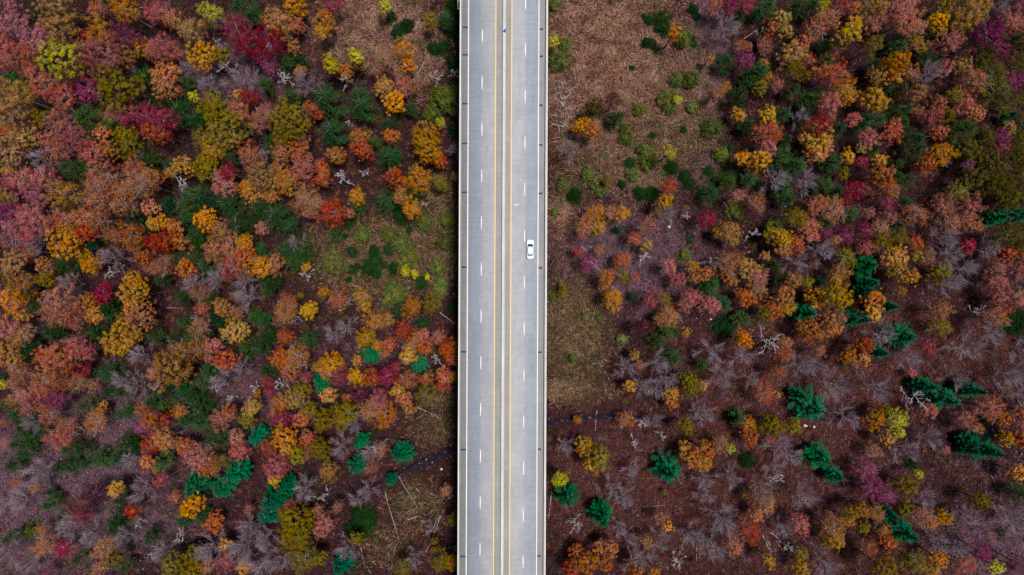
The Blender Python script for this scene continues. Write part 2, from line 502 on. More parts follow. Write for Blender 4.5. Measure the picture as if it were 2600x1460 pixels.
# thickets of bare upright saplings and twigs, a mauve haze between the trees
def thicket():
    X, Y = scatter(190000)
    mv, rd, tn, gr = (zone_np(X, Y, q) for q in ("mauve", "red", "tan", "green"))
    cl = 0.5 + 0.5 * np.sin(X / 3.1 + 2 * np.sin(Y / 4.3)) * np.cos(Y / 2.7 + 1.5 * np.sin(X / 5.2))
    keep = (rng.random(len(X)) < np.clip(0.16 + 0.75 * np.maximum(mv, rd) - tn - 0.8 * gr, 0, 1) * (0.25 + 0.75 * cl)) & (creek_dist(X, Y) > 2) & ((X < -15) | (X > 10))
    X, Y = X[keep], Y[keep]
    n = len(X)
    h = rng.uniform(0.7, 2.8, n)
    B = np.column_stack([X, Y, ground_np(X, Y)])
    lean = rng.normal(0, 0.33, (n, 2)) * h[:, None]
    T = B + np.column_stack([lean, h])
    a = rng.uniform(0, 6.28, n)
    w = rng.uniform(0.022, 0.05, n)
    s = np.column_stack([np.cos(a), np.sin(a), np.zeros(n)]) * w[:, None]
    mid = (B + T) / 2
    V = np.stack([B, mid + s, T, mid - s], 1).reshape(-1, 3)
    c = lerp_cols([(0.32, 0.22, 0.29), (0.22, 0.15, 0.20), (0.40, 0.30, 0.36), (0.22, 0.11, 0.13)], rng.random(n), rng.uniform(.6, 1.1, n))
    return mesh_np("twig_thicket", V, np.arange(4 * n).reshape(n, 4), M["veg"], np.repeat(c, 4, axis=0))
tag(obj("twig_thicket", thicket()), "mauve haze of bare saplings and twigs between the trees", "thicket", kind="stuff")

# low bushes and saplings between the trees, too many and too small to tell apart
def understory():
    r = np.random.default_rng(77)
    X, Y = r.uniform(-160, 160, 30000), r.uniform(-92, 92, 30000)
    mv, rd, tn, gr = (zone_np(X, Y, q) for q in ("mauve", "red", "tan", "green"))
    open_ = np.maximum(tn, gr)
    dens = np.clip(0.85 - 0.08 * rd - 0.10 * mv - 0.85 * open_, 0.06, 1)
    keep = (r.random(len(X)) < dens) & (creek_dist(X, Y) > 1.8)
    X, Y, mv, rd, open_ = X[keep], Y[keep], mv[keep], rd[keep], open_[keep]
    n = len(X)
    rad = r.uniform(0.35, 1.0, n) * (1 + 0.6 * (r.random(n) < .25)) * np.where(open_ > .45, .7, 1.0)
    g1 = np.sin(X / 9.0 + 1.3 * np.sin(Y / 7.0)) * np.cos(Y / 8.0 + 1.1 * np.sin(X / 11.0))
    t = np.clip(0.5 + 0.30 * g1 + r.normal(0, .22, n), 0, .999)
    base = lerp_cols([(0.018, 0.050, 0.012), (0.030, 0.060, 0.014), (0.060, 0.055, 0.012), (0.075, 0.028, 0.034), (0.17, 0.062, 0.035), (0.24, 0.095, 0.035), (0.12, 0.040, 0.065), (0.22, 0.12, 0.022), (0.20, 0.08, 0.07)], t, r.uniform(.4, 1.1, n))  # dark tones here also paint the shade of gaps between crowns
    cm = lerp_cols([(0.20, 0.12, 0.14), (0.15, 0.08, 0.11), (0.04, 0.075, 0.018), (0.22, 0.10, 0.07), (0.15, 0.12, 0.15), (0.06, 0.08, 0.02)], r.random(n), r.uniform(.6, 1.2, n))
    cr = lerp_cols([(0.17, 0.12, 0.145), (0.17, 0.055, 0.03), (0.13, 0.08, 0.10), (0.03, 0.05, 0.016), (0.20, 0.10, 0.03), (0.06, 0.022, 0.03), (0.20, 0.14, 0.16)], r.random(n), r.uniform(.5, 1.2, n))
    co = lerp_cols([(0.08, 0.12, 0.03), (0.05, 0.09, 0.02), (0.14, 0.16, 0.04), (0.03, 0.05, 0.014)], r.random(n), r.uniform(.7, 1.2, n))
    c = np.where((r.random(n) < mv)[:, None], cm, base)
    c = np.where((r.random(n) < rd)[:, None], cr, c)
    c = np.where((open_ > .4)[:, None], co, c)
    m = (16 + 26 * rad ** 1.5).astype(int)
    ci = np.repeat(np.arange(n), m); k = len(ci)
    d = r.normal(0, 1, (k, 3)); d /= np.linalg.norm(d, axis=1, keepdims=True); d[:, 2] = np.abs(d[:, 2])
    Pq = np.column_stack([X, Y, ground_np(X, Y) + 0.2])[ci] + d * (rad[ci] * r.uniform(.4, 1.1, k))[:, None] * np.array([1, 1, 1.25])
    V, F = quads(Pq, d + np.array([[0, 0, .5]]), r.uniform(.18, .36, k), .7, r, .4)
    return mesh_np("understory_bushes", V, F, M["veg"], np.repeat(c[ci] * r.uniform(.7, 1.25, (k, 1)), 4, axis=0))
tag(obj("understory_foliage", understory()), "low mixed bushes and saplings filling the gaps between trees", "undergrowth", kind="stuff")
# ------------------------------------------------------------------ bridge
BR_ROT = math.radians(-0.26) * -1
bridge = empty("highway_bridge", (0, 0, 0), -math.radians(0.255))
tag(bridge, "long straight concrete highway bridge with four lanes crossing the forest", "bridge")
YL = 230.0
XL0, XL1, XR0, XR1 = -13.80, -13.24, 8.26, 8.98      # parapets: outer and inner faces
def concrete(name, col, var=0.18, scale=0.6, stain=0.5):
    k = NT(name)
    p = k.geo()
    mp = k.n("ShaderNodeMapping"); mp.inputs["Scale"].default_value = (1, 0.25, 1); k.l(p, mp.inputs["Vector"])
    f = k.noise(scale, 6, 0.7, mp.outputs[0])
    g = k.noise(7.0, 3, 0.7, p)
    lo = tuple(c * (1 - var) for c in col); hi = tuple(min(1, c * (1 + var)) for c in col)
    c = k.ramp(k.math('ADD', k.math('MULTIPLY', f, 0.7), k.math('MULTIPLY', g, 0.3)), [(0.3, lo), (0.7, hi)])
    return k.set(c, 0.85, 0.2)
def road_material():
    """worn deck: bands across the deck (bluish outer lanes, paler inner lanes, tan shoulders), grain, tyre tracks, stains"""
    k = NT("bridge_road")
    p = k.objco()
    sx = k.n("ShaderNodeSeparateXYZ"); k.l(p, sx.inputs[0])
    wob = k.noise(0.15, 3, 0.5, p)
    xx = k.math('ADD', sx.outputs[0], k.math('MULTIPLY', k.math('SUBTRACT', wob, 0.5), 0.7))
    f = k.math('DIVIDE', k.math('ADD', xx, 14.0), 24.0, True)
    def at(x): return (x + 14.0) / 24.0
    A, Bq, T, Tm = (0.285, 0.318, 0.375), (0.345, 0.354, 0.378), (0.290, 0.292, 0.293), (0.275, 0.270, 0.262)
    st = [(at(-13.2), T), (at(-11.75), T), (at(-11.55), A), (at(-8.5), A), (at(-7.5), Bq), (at(-4.75), Bq), (at(-4.35), Tm), (at(-2.4), Tm)]
    st += [(at(-0.5), Tm), (at(-0.2), Bq), (at(3.0), Bq), (at(3.8), A), (at(6.5), A), (at(6.8), T), (at(8.2), T)]
    c = k.ramp(f, st)
    mp = k.n("ShaderNodeMapping"); mp.inputs["Scale"].default_value = (1.2, 0.16, 1); k.l(p, mp.inputs["Vector"])
    streak = k.noise(0.9, 6, 0.65, mp.outputs[0])
    patch = k.noise(0.12, 5, 0.6, p)
    grain = k.noise(9.0, 2, 0.8, p)
    c = k.mix(0.30, c, k.ramp(streak, [(0.3, (0.38, 0.38, 0.38)), (0.7, (0.62, 0.62, 0.62))]), 'OVERLAY')
    c = k.mix(0.5, c, k.ramp(patch, [(0.3, (0.42, 0.42, 0.43)), (0.7, (0.58, 0.575, 0.57))]), 'OVERLAY')
    c = k.mix(0.55, c, k.ramp(grain, [(0.25, (0.32, 0.32, 0.32)), (0.75, (0.68, 0.68, 0.68))]), 'OVERLAY')
    mp2 = k.n("ShaderNodeMapping"); mp2.inputs["Scale"].default_value = (0.12, 2.2, 1); k.l(p, mp2.inputs["Vector"])
    cross = k.noise(1.0, 3, 0.7, mp2.outputs[0])
    c = k.mix(0.35, c, k.ramp(cross, [(0.3, (0.40, 0.40, 0.40)), (0.7, (0.60, 0.60, 0.60))]), 'OVERLAY')
    mott = k.noise(0.9, 5, 0.75, p)
    c = k.mix(0.45, c, k.ramp(mott, [(0.3, (0.40, 0.40, 0.41)), (0.7, (0.60, 0.595, 0.59))]), 'OVERLAY')
    vo = k.n("ShaderNodeTexVoronoi"); vo.inputs["Scale"].default_value = 0.32; k.l(p, vo.inputs["Vector"])
    drip = k.math('MULTIPLY', k.math('SUBTRACT', 0.075, vo.outputs["Distance"]), 9.0, True)
    c = k.mix(drip, c, (0.14, 0.14, 0.15))
    k.bump(grain, 0.15, 0.02)
    return k.set(c, 0.9, 0.15)
M["concrete"] = concrete("parapet_concrete", (0.53, 0.525, 0.515), .25)
M["concrete_dark"] = concrete("pier_concrete", (0.40, 0.38, 0.36))
M["road"] = road_material()
def paint(name, col):
    k = NT(name)
    f = k.noise(2.5, 5, 0.75, k.geo())
    c = k.ramp(f, [(0.28, tuple(x * 0.72 for x in col)), (0.5, col), (0.8, tuple(min(1, x * 1.06) for x in col))])
    return k.set(c, 0.7, 0.3)
M["white_paint"] = paint("white_road_paint", (0.82, 0.82, 0.82))
M["yellow_paint"] = paint("yellow_road_paint", (0.80, 0.60, 0.26))
obj("deck_slab", box_mesh("deck_slab", [(XL0 + .05, XR1 - .05, -YL, YL, DECK_Z - 0.45, DECK_Z - 0.02)], M["concrete_dark"]), bridge)
obj("road_surface", box_mesh("road_surface", [(XL1 - .004, XR0 + .004, -YL, YL, DECK_Z - 0.017, DECK_Z)], M["road"]), bridge)

def prism_y(profile, y0, y1, name, mat, seg=1):
    """profile [(x,z)] counter-clockwise, extruded along y"""
    n = len(profile)
    ys = np.linspace(y0, y1, seg + 1)
    V = [(x, y, z) for y in ys for x, z in profile]
    F = []
    for s in range(seg):
        for i in range(n):
            j = (i + 1) % n
            F.append((s * n + i, s * n + j, (s + 1) * n + j, (s + 1) * n + i))
    me = bpy.data.meshes.new(name)
    caps = [tuple(range(n))[::-1], tuple(range(seg * n, seg * n + n))]
    me.from_pydata(V, [], F + caps)
    me.materials.append(mat)
    return me
D = DECK_Z
# right parapet: inner sloped face, flat top with a raised outer ledge; left parapet likewise
prof = lambda xin, xout: [(xin, D - .015), (xin + .10 * (1 if xout > xin else -1), D + .30), (xin + .22 * (1 if xout > xin else -1), D + 1.02), (xout, D + 1.06), (xout, D - .75), (xin, D - .75)]
# parapets cast in lengths with open joints between
JO = [-YL, -160, -130]
segs = np.arange(-YL, YL, 9.2)
for i, (xi, xo) in enumerate(((XL1, XL0), (XR0, XR1))):
    proto = None
    par = obj("parapet", prism_y([(xi, D - .02), (xi, D - .8), (xo, D - .8), (xo, D - .02)] if xi < xo else [(xi, D - .02), (xo, D - .02), (xo, D - .8), (xi, D - .8)], -YL, YL, "parapet", M["concrete"]), bridge)
    me = prism_y(prof(xi, xo)[:4] + [(xo, D - .018), (xi, D - .018)] if False else [(xi, D - .018), (xi + (.10 if xo > xi else -.10), D + .30), (xi + (.24 if xo > xi else -.24), D + 1.02), (xo, D + 1.05), (xo, D - .018)], 0.015, 9.185, "parapet_panel", M["concrete"])
    for y in segs:
        o = obj("parapet_panel", me, par)
        o.location = (0, y, 0)
M["coping"] = concrete("coping_concrete", (0.66, 0.655, 0.64), .2)
# the raised rail along the outer edge of the right parapet, and the lower coping on the left one
obj("coping", box_mesh("coping", [(XR1 - .24, XR1 + .03, -YL, YL, D + 1.052, D + 1.12)], M["coping"]), bridge)
obj("coping", box_mesh("coping", [(XL0 - .02, XL0 + .30, -YL, YL, D + 1.052, D + 1.10)], M["coping"]), bridge)
# median barrier in lengths
bar = obj("median_barrier", prism_y([(-2.82, D + .001), (-1.84, D + .001), (-1.84, D + .08), (-2.02, D + .30), (-2.06, D + .86), (-2.60, D + .86), (-2.64, D + .30), (-2.82, D + .08)], -YL, YL, "median_barrier", M["concrete"]), bridge)
capm = prism_y([(-2.64, D + .862), (-2.02, D + .862), (-2.04, D + .93), (-2.62, D + .93)], .01, 6.08, "barrier_cap", M["concrete"])
for y in np.arange(-YL, YL, 6.1):
    o = obj("barrier_cap", capm, bar); o.location = (0, y, 0)
# painted lines
def line(name, x, w, y0, y1, mat, z=.004):
    return obj(name, box_mesh(name, [(x - w / 2, x + w / 2, y0, y1, D + .001, D + z + .003)], mat), bridge)
line("edge_line", -11.62, .26, -YL, YL, M["white_paint"])
line("edge_line", 6.70, .26, -YL, YL, M["white_paint"])
line("yellow_line", -4.52, .30, -YL, YL, M["yellow_paint"])
line("yellow_line", -0.36, .30, -YL, YL, M["yellow_paint"])
dm = box_mesh("lane_dash", [(-.13, .13, -1.68, 1.68, .001, .006)], M["white_paint"])
S = 1 / 9.75
for x, c0, pitch in ((-8.03, 92 - 118.5 * 7, 118.5), (3.20, 8 - 118.2 * 7, 118.2)):
    for i in range(28):
        py = c0 + pitch * i
        o = obj("lane_dash", dm, bridge)
        o.location = (x, (730 - py) * S, D)
# drain inlets across the shoulders: dark frame, recessed pan, bars
k = NT("drain_steel"); k.set(k.ramp(k.noise(4.0, 3, 0.6, k.objco()), [(0.3, (0.008, 0.025, 0.065)), (0.7, (0.02, 0.06, 0.12))]), 0.5, 0.4)
M["drain"] = k.m
def drain_mesh(w, l):
    L = [(-w/2, w/2, -l/2, l/2, .001, .004), (-w/2, w/2, -l/2, -l/2 + .05, .0045, .02), (-w/2, w/2, l/2 - .05, l/2, .0045, .02)]
    for i in range(9):
        x = -w/2 + (i + .5) * w / 9
        L.append((x - .025, x + .025, -l/2 + .051, l/2 - .051, .0045, .018))
    return box_mesh("drain", L, M["drain"])
dl, dr = drain_mesh(1.40, .42), drain_mesh(.95, .42)
M["rust"] = flat("rust_stain", (0.42, 0.22, 0.12), 0.9, 0.1, var=0.4, scale=8)
rm = mesh_np("rust_stain", [(-.12, -.14, 0), (.10, -.30, 0), (.24, -.05, 0), (.20, .22, 0), (.02, .26, 0), (-.14, .12, 0)], np.array([(0, 1, 2, 3, 4, 5)]), M["rust"])
for y in (70, 140, 264, 365, 489, 679, 894, 1142, 1413):
    o = obj("drain", dl, bridge); o.location = (-12.44, (730 - y) * S, D)
for y in (74, 143, 267, 368, 491, 680, 894, 1140, 1411):
    o = obj("drain", dr, bridge); o.location = (7.34, (730 - y) * S, D)
    o = obj("rust_stain", rm, bridge); o.location = (7.98, (730 - y) * S - .1, D + .004)
M["scuff"] = flat("pale_scuff", (0.50, 0.50, 0.51), 0.9, 0.1, var=0.25, scale=3)
# pale scuff on the inner right lane
V = [(math.cos(a) * (0.9 if math.cos(a) > 0 else 0.6) * (1 + .25 * math.sin(5 * a)), math.sin(a) * .28 * (1 + .3 * math.cos(3 * a)) + .18 * math.cos(a), 0) for a in np.linspace(0, 2 * math.pi, 20, endpoint=False)]
o = obj("paint_scuff", mesh_np("paint_scuff", V, np.array([tuple(range(20))]), M["scuff"]), bridge)
o.location = (0.95, (730 - 520) * S, D + .005)
# girders and piers under the deck
for x in (-11.5, -7.1, -2.4, 2.3, 6.7):
    obj("girder", box_mesh("girder", [(x - .25, x + .25, -YL, YL, D - 2.2, D - .452), (x - .5, x + .5, -YL, YL, D - 2.45, D - 2.202)], M["concrete_dark"]), bridge)
for y in (-120, -72, -24, 24, 72, 120):
    pr = obj("pier", box_mesh("pier", [(-12.6, 7.8, y - 1.0, y + 1.0, D - 4.2, D - 2.452)], M["concrete_dark"]), bridge)
    for x in (-9.0, 4.2):
        V, F = [], []
        for zz, r in ((-3.0, 1.5), (D - 4.201, 1.15)):
            V += [(x + r * math.cos(a), y + r * math.sin(a), zz) for a in np.linspace(0, 2 * math.pi, 16, endpoint=False)]
        F = [(i, (i + 1) % 16, 16 + (i + 1) % 16, 16 + i) for i in range(16)]
        obj("column", mesh_np("column", V, np.array(F), M["concrete_dark"]), pr)
# sign bracket fixed outside the left parapet at the top of the picture
M["galv"] = flat("galvanised_steel", (0.62, 0.63, 0.64), 0.45, 0.5, 0.6)
br = obj("sign_panel", box_mesh("sign_panel", [(-14.40, -14.33, 72.2, 76.5, D - .6, D + 1.0)], M["galv"]), bridge)
obj("bracket", box_mesh("bracket", [(-14.328, -13.9, 72.3, 72.4, D + .3, D + .42), (-14.328, -13.9, 74.4, 74.5, D + .3, D + .42), (-14.328, -13.9, 76.3, 76.4, D + .3, D + .42)], M["galv"]), br)

# things lying on the median barrier
M["blue_rag"] = flat("blue_cloth", (0.02, 0.07, 0.42), 0.8, 0.2, var=0.3, scale=9)
n = 12
ringv = [(0, 0, .16)]
for r, z in ((.22, .13), (.36, .02)):
    for i in range(n):
        a = 2 * math.pi * i / n
        rr = r * (1 + .25 * math.sin(3 * a + r * 9))
        ringv.append((rr * math.cos(a) * .8, rr * math.sin(a) * 1.6, z + .03 * math.sin(4 * a)))
me = bpy.data.meshes.new("blue_rag")
me.from_pydata(ringv, [], [(0, 1 + i, 1 + (i + 1) % n) for i in range(n)] + [(1 + i, 1 + n + i, 1 + n + (i + 1) % n, 1 + (i + 1) % n) for i in range(n)])
me.materials.append(M["blue_rag"])
def on_bridge(px, py, z): 
    s = (CAM_Z - z) / FPX
    return Vector(((px - 1300) * s, (730 - py) * s, z))
o = tag(obj("blue_cloth", me), "crumpled bright blue cloth lying on the median barrier near the top", "cloth")
o.location = on_bridge(1281.5, 78, D + .93); o.rotation_euler = (0, 0, -.4)

# ------------------------------------------------------------------ white car
def build_car():
    car = empty("white_car", (0, 0, 0))
    tag(car, "white four-door sedan driving up the right-hand outer lane of the bridge", "car")
    k = NT("white_car_paint"); k.set(k.ramp(k.noise(1.5, 2, .5, k.objco()), [(0.3, (0.80, 0.80, 0.79)), (0.7, (0.86, 0.86, 0.85))]), 0.28, 0.5)
    k.bsdf.inputs["Coat Weight"].default_value = 0.5
    Wp = k.m
    k = NT("windscreen_glass"); k.set(k.ramp(k.noise(2.0, 2, .5, k.objco()), [(0.3, (0.006, 0.05, 0.10)), (0.7, (0.012, 0.085, 0.15))]), 0.08, 0.6); Gf = k.m
    k = NT("rear_glass"); k.set(k.ramp(k.noise(2.0, 2, .5, k.objco()), [(0.3, (0.12, 0.30, 0.26)), (0.7, (0.20, 0.42, 0.36))]), 0.1, 0.6); Gr = k.m
    k = NT("side_glass"); k.set((0.008, 0.012, 0.03), 0.08, 0.6); Gs = k.m
    Ty = flat("tyre_rubber", (0.02, 0.02, 0.02), 0.9, 0.2)
    Rim = flat("alloy_rim", (0.55, 0.55, 0.56), 0.35, 0.5, 0.8)
    Lt = flat("headlamp_lens", (0.75, 0.78, 0.80), 0.12, 0.6)
    Rl = flat("tail_lamp_lens", (0.35, 0.01, 0.01), 0.2, 0.5)
    Bk = flat("black_trim", (0.02, 0.02, 0.022), 0.6, 0.3)
    # lower body lofted along y (front at +y): (y, half width, top height, bottom)
    st = [(2.46, .40, .58, .34), (2.42, .62, .66, .24), (2.30, .80, .72, .20), (2.05, .90, .78, .19), (1.6, .935, .86, .19), (1.25, .945, .92, .19), (.6, .95, .95, .19), (-.4, .95, .965, .19), (-1.2, .95, .985, .19), (-1.85, .935, .98, .19), (-2.2, .88, .95, .21), (-2.40, .76, .88, .27), (-2.47, .56, .76, .36)]
    xs = [-1, -1.0, -.985, -.93, -.80, -.5, 0, .5, .80, .93, .985, 1.0, 1]
    V = []
    for y, w, t, b in st:
        zs = [b, b + (t - b) * .42, b + (t - b) * .74, b + (t - b) * .90, b + (t - b) * .965, t - .0, t + .02]
        zs = zs + zs[:-1][::-1]
        inset = [.93, 1, .985, .945, .83, .5, 0]
        inset = [-i for i in inset] + inset[:-1][::-1]
        V += [(w * i, y, z) for i, z in zip(inset, zs)]
    m = 13
    F = []
    for s in range(len(st) - 1):
        for i in range(m):
            j = (i + 1) % m
            F.append((s * m + i, s * m + j, (s + 1) * m + j, (s + 1) * m + i))
    me = bpy.data.meshes.new("body")
    me.from_pydata(V, [], F + [tuple(range(m)), tuple(range((len(st) - 1) * m, len(st) * m))[::-1]])
    for p in me.polygons: p.use_smooth = True
    me.materials.append(Wp)
    body = obj("body", me, car)
    # cabin: pillars and roof, with the glass set in
    yb0, yb1, yt0, yt1, wb, wt_, zb, zt = 1.30, -1.86, .52, -1.13, .78, .62, .93, 1.43
    def cab(u, v):   # u -1..1 across, v 0..1 ring up
        return None
    rows = [(yb0, yb1, wb, zb), (yb0 - .38, yb1 + .36, wb - .07, zb + .27), (yt0 + .06, yt1 - .05, wt_ + .015, zt - .05), (yt0 - .12, yt1 + .10, wt_ - .10, zt)]
    V, F = [], []
    for (y0, y1, w, z) in rows:
        V += [(-w * .92, y0, z), (0, y0 + .06, z), (w * .92, y0, z), (w, (y0 + y1) / 2 + .5, z), (w, (y0 + y1) / 2 - .5, z), (w * .9, y1, z), (0, y1 - .04, z), (-w * .9, y1, z), (-w, (y0 + y1) / 2 - .5, z), (-w, (y0 + y1) / 2 + .5, z)]
    for s in range(3):
        for i in range(10):
            j = (i + 1) % 10
            F.append((s * 10 + i, s * 10 + j, (s + 1) * 10 + j, (s + 1) * 10 + i))
    V.append((0, (yt0 + yt1) / 2, zt + .03))
    F += [(30 + i, 30 + (i + 1) % 10, 40) for i in range(10)]
    me = bpy.data.meshes.new("roof"); me.from_pydata(V, [], F)
    for p in me.polygons: p.use_smooth = True
    me.materials.append(Wp)
    roof = obj("roof", me, car)
    V = np.array(V)
    def pane(name, idx, mat, shrink=.9, push=.02):
        P = V[idx]
        c = P.mean(0)
        nrm = np.cross(P[1] - P[0], P[-1] - P[0]); nrm /= np.linalg.norm(nrm)
        if nrm @ (c - np.array([0, -.3, .6])) < 0: nrm = -nrm
        P = c + (P - c) * shrink + nrm * push
        mm = bpy.data.meshes.new(name); mm.from_pydata([tuple(p) for p in P], [], [tuple(range(len(P)))]); mm.materials.append(mat)
        return obj(name, mm, car)
    # windscreen and rear window as bent strips of the cabin rows
    def strip(name, cols, mat, r0=0, r1=2, sx=.93, push=.022, dirn=(0, 1, .8)):
        P, Fq = [], []
        for r in range(r0, r1 + 1):
            for ccol in cols:
                p = V[r * 10 + ccol].copy(); p[0] *= sx
                P.append(p + np.array(dirn) / np.linalg.norm(dirn) * push)
        nn = len(cols)
        for r in range(r1 - r0):
            for i in range(nn - 1):
                Fq.append((r * nn + i, r * nn + i + 1, (r + 1) * nn + i + 1, (r + 1) * nn + i))
        mm = bpy.data.meshes.new(name); mm.from_pydata([tuple(p) for p in P], [], Fq); mm.materials.append(mat)
        for p in mm.polygons: p.use_smooth = True
        return obj(name, mm, car)
    strip("windscreen", [0, 1, 2], Gf, 0, 2, .97, .025)
    strip("rear_window", [5, 6, 7], Gr, 0, 2, .90, .025, (0, -1, .8))
    for cols in ([2, 3], [3, 4], [4, 5]): strip("side_window", cols, Gs, 0, 2, 1.0, .015, (1, 0, .35))
    for cols in ([0, 9], [9, 8], [8, 7]): strip("side_window", cols, Gs, 0, 2, 1.0, .015, (-1, 0, .35))
    for s in (-1, 1):
        mm = bpy.data.meshes.new("mirror")
        vv = [(s * .90, .80, .95), (s * 1.10, .78, .97), (s * 1.12, .66, .97), (s * .90, .62, .95), (s * .90, .80, 1.02), (s * 1.07, .78, 1.08), (s * 1.09, .66, 1.08), (s * .90, .64, 1.02)]
        mm.from_pydata(vv, [], [(0, 1, 2, 3), (4, 5, 6, 7), (0, 1, 5, 4), (1, 2, 6, 5), (2, 3, 7, 6), (3, 0, 4, 7)]); mm.materials.append(Wp)
        obj("mirror", mm, car)
        mm = bpy.data.meshes.new("headlight")
        vv = [(s * .52, 2.40, .67), (s * .74, 2.33, .69), (s * .84, 2.10, .745), (s * .70, 2.16, .775), (s * .52, 2.43, .55), (s * .76, 2.35, .56), (s * .87, 2.13, .60)]
        mm.from_pydata(vv, [], [(0, 1, 2, 3), (0, 4, 5, 1), (1, 5, 6, 2)]); mm.materials.append(Lt)
        obj("headlight", mm, car)
        mm = bpy.data.meshes.new("tail_light")
        vv = [(s * .50, -2.46, .84), (s * .74, -2.40, .86), (s * .88, -2.20, .88), (s * .50, -2.47, .70), (s * .76, -2.41, .70), (s * .90, -2.20, .72)]
        mm.from_pydata(vv, [], [(0, 1, 4, 3), (1, 2, 5, 4)]); mm.materials.append(Rl)
        obj("tail_light", mm, car)
        for y in (1.52, -1.42):
            a = np.linspace(0, 2 * math.pi, 20, endpoint=False)
            vv, ff = [], []
            for x, r in ((.70, .31), (.74, .325), (.90, .325), (.93, .30), (.93, .20), (.72, .20)):
                vv += [(s * x, y + r * math.cos(t), .325 + r * math.sin(t)) for t in a]
            for q in range(6):
                for i in range(20):
                    j = (i + 1) % 20
                    ff.append((q * 20 + i, q * 20 + j, ((q + 1) % 6) * 20 + j, ((q + 1) % 6) * 20 + i))
            mm = bpy.data.meshes.new("wheel"); mm.from_pydata(vv, [], ff); mm.materials.append(Ty)
            wh = obj("wheel", mm, car)
            vv = [(s * .92, y, .325)] + [(s * (.915 if i % 2 else .90), y + .195 * math.cos(t), .325 + .195 * math.sin(t)) for i, t in enumerate(a)]
            mm = bpy.data.meshes.new("rim"); mm.from_pydata(vv, [], [(0, 1 + i, 1 + (i + 1) % 20) for i in range(20)]); mm.materials.append(Rim)
            obj("rim", mm, wh)
    mm = box_mesh("grille", [(-.42, .42, 2.435, 2.475, .40, .55)], Bk); obj("grille", mm, car)
    mm = box_mesh("number_plate", [(-.20, .20, -2.485, -2.455, .50, .62)], Lt); obj("number_plate", mm, car)
    return car
car = build_car()
car.location = on_bridge(1346.6, 632.9, D + .7)
car.location.z = D + .004
car.rotation_euler = (0, 0, -math.radians(0.255))
# ------------------------------------------------------------------ tree prototypes (meshes shared by the copies)
def lobes(R, seed):
    r = np.random.default_rng(seed)
    ph = r.uniform(0, 6.28, 5)
    am = r.uniform(0.05, 0.19, 5)
    def f(az, el=0):
        return 1 + sum(am[i] * np.sin((i + 2) * az + ph[i] + 1.3 * el * (i + 1)) for i in range(5))
    return f

def crown_dense(Rm, seed, fill=1.0, leaf=0.40, clump=(0.30, 0.62), loose=0.0):
    """broad-leaved crown: leaf clumps over an uneven dome, some deeper inside"""
    r = np.random.default_rng(seed)
    f = lobes(Rm, seed)
    n = int(24 + 17 * Rm ** 1.75)
    az = (np.arange(n) * 2.399963 + r.normal(0, .25, n)) % (2 * math.pi)
    sz = np.clip(1.0 - 1.68 * (np.arange(n) + .5) / n + r.normal(0, .06, n), -.75, 1)                       # cosine of the polar angle
    el = np.arcsin(sz)
    sh = r.choice([1.0, 0.86, 0.62], n, p=[.62, .26, .12]) * r.uniform(0.84, 1.12, n)
    rad = Rm * f(az, el) * sh
    C = np.stack([np.cos(az) * np.cos(el) * rad, np.sin(az) * np.cos(el) * rad, np.sin(el) * rad * 1.12], 1)
    cl = r.uniform(*clump, n) * min(1.0, 0.55 + Rm / 7)
    N0 = np.stack([np.cos(az) * np.cos(el), np.sin(az) * np.cos(el), np.sin(el) + 0.35], 1)
    m = (50 * fill * (cl / 0.55) ** 1.6).astype(int) + 6
    tv, th = r.random(n), np.clip(0.5 + 0.33 * np.sin(2 * az + r.uniform(0, 6)) + 0.25 * np.sin(el * 3) + r.normal(0, 0.18, n), 0, 1)
    ts = r.random(n)
    ci = np.repeat(np.arange(n), m)
    k = len(ci)
    d = r.normal(0, 1, (k, 3)); d /= np.linalg.norm(d, axis=1, keepdims=True)
    d[:, 2] = np.abs(d[:, 2]) * 0.9 - 0.12
    P = C[ci] + d * cl[ci][:, None] * (r.uniform(0.6, 1.05 + loose, (k, 1)))
    Nn = d * 0.8 + N0[ci] * 0.6
    V, F = quads(P, Nn, r.uniform(0.75, 1.3, k) * leaf, 0.8, r, 0.35)
    T = np.stack([np.clip(tv[ci] * 0.65 + r.random(k) * 0.35, 0, 1), np.clip(th[ci] + r.normal(0, .10, k), 0, 1), ts[ci]], 1)
    return V, F, np.repeat(T, 4, axis=0)

def branchy(tb, base, direction, length, radius, depth, r, spread=0.6, up=0.15, kids=(3, 5), tint=None, sides=4, curl=0.18, shrink=0.62, minr=0.02):
    n = 4 if depth > 0 else 3
    p = np.array(base, dtype=float); d = np.array(direction, dtype=float); d /= np.linalg.norm(d)
    pts = [p.copy()]
    for i in range(n - 1):
        d = d + r.normal(0, curl, 3) + np.array([0, 0, up * 0.3]); d /= np.linalg.norm(d)
        p = p + d * length / (n - 1)
        pts.append(p.copy())
    rad = np.linspace(radius, max(minr, radius * 0.5), n)
    tb.add(pts, rad, sides if depth > 0 else 3, r.random() if tint is None else tint)
    if depth <= 0: return
    for c in range(r.integers(kids[0], kids[1] + 1)):
        i = r.integers(1, n)
        q = pts[i]
        dd = d + r.normal(0, spread, 3) + np.array([0, 0, up])
        branchy(tb, q, dd, length * shrink * r.uniform(0.7, 1.2), max(minr, radius * 0.55), depth - 1, r, spread, up, kids, tint, sides, curl, shrink, minr)

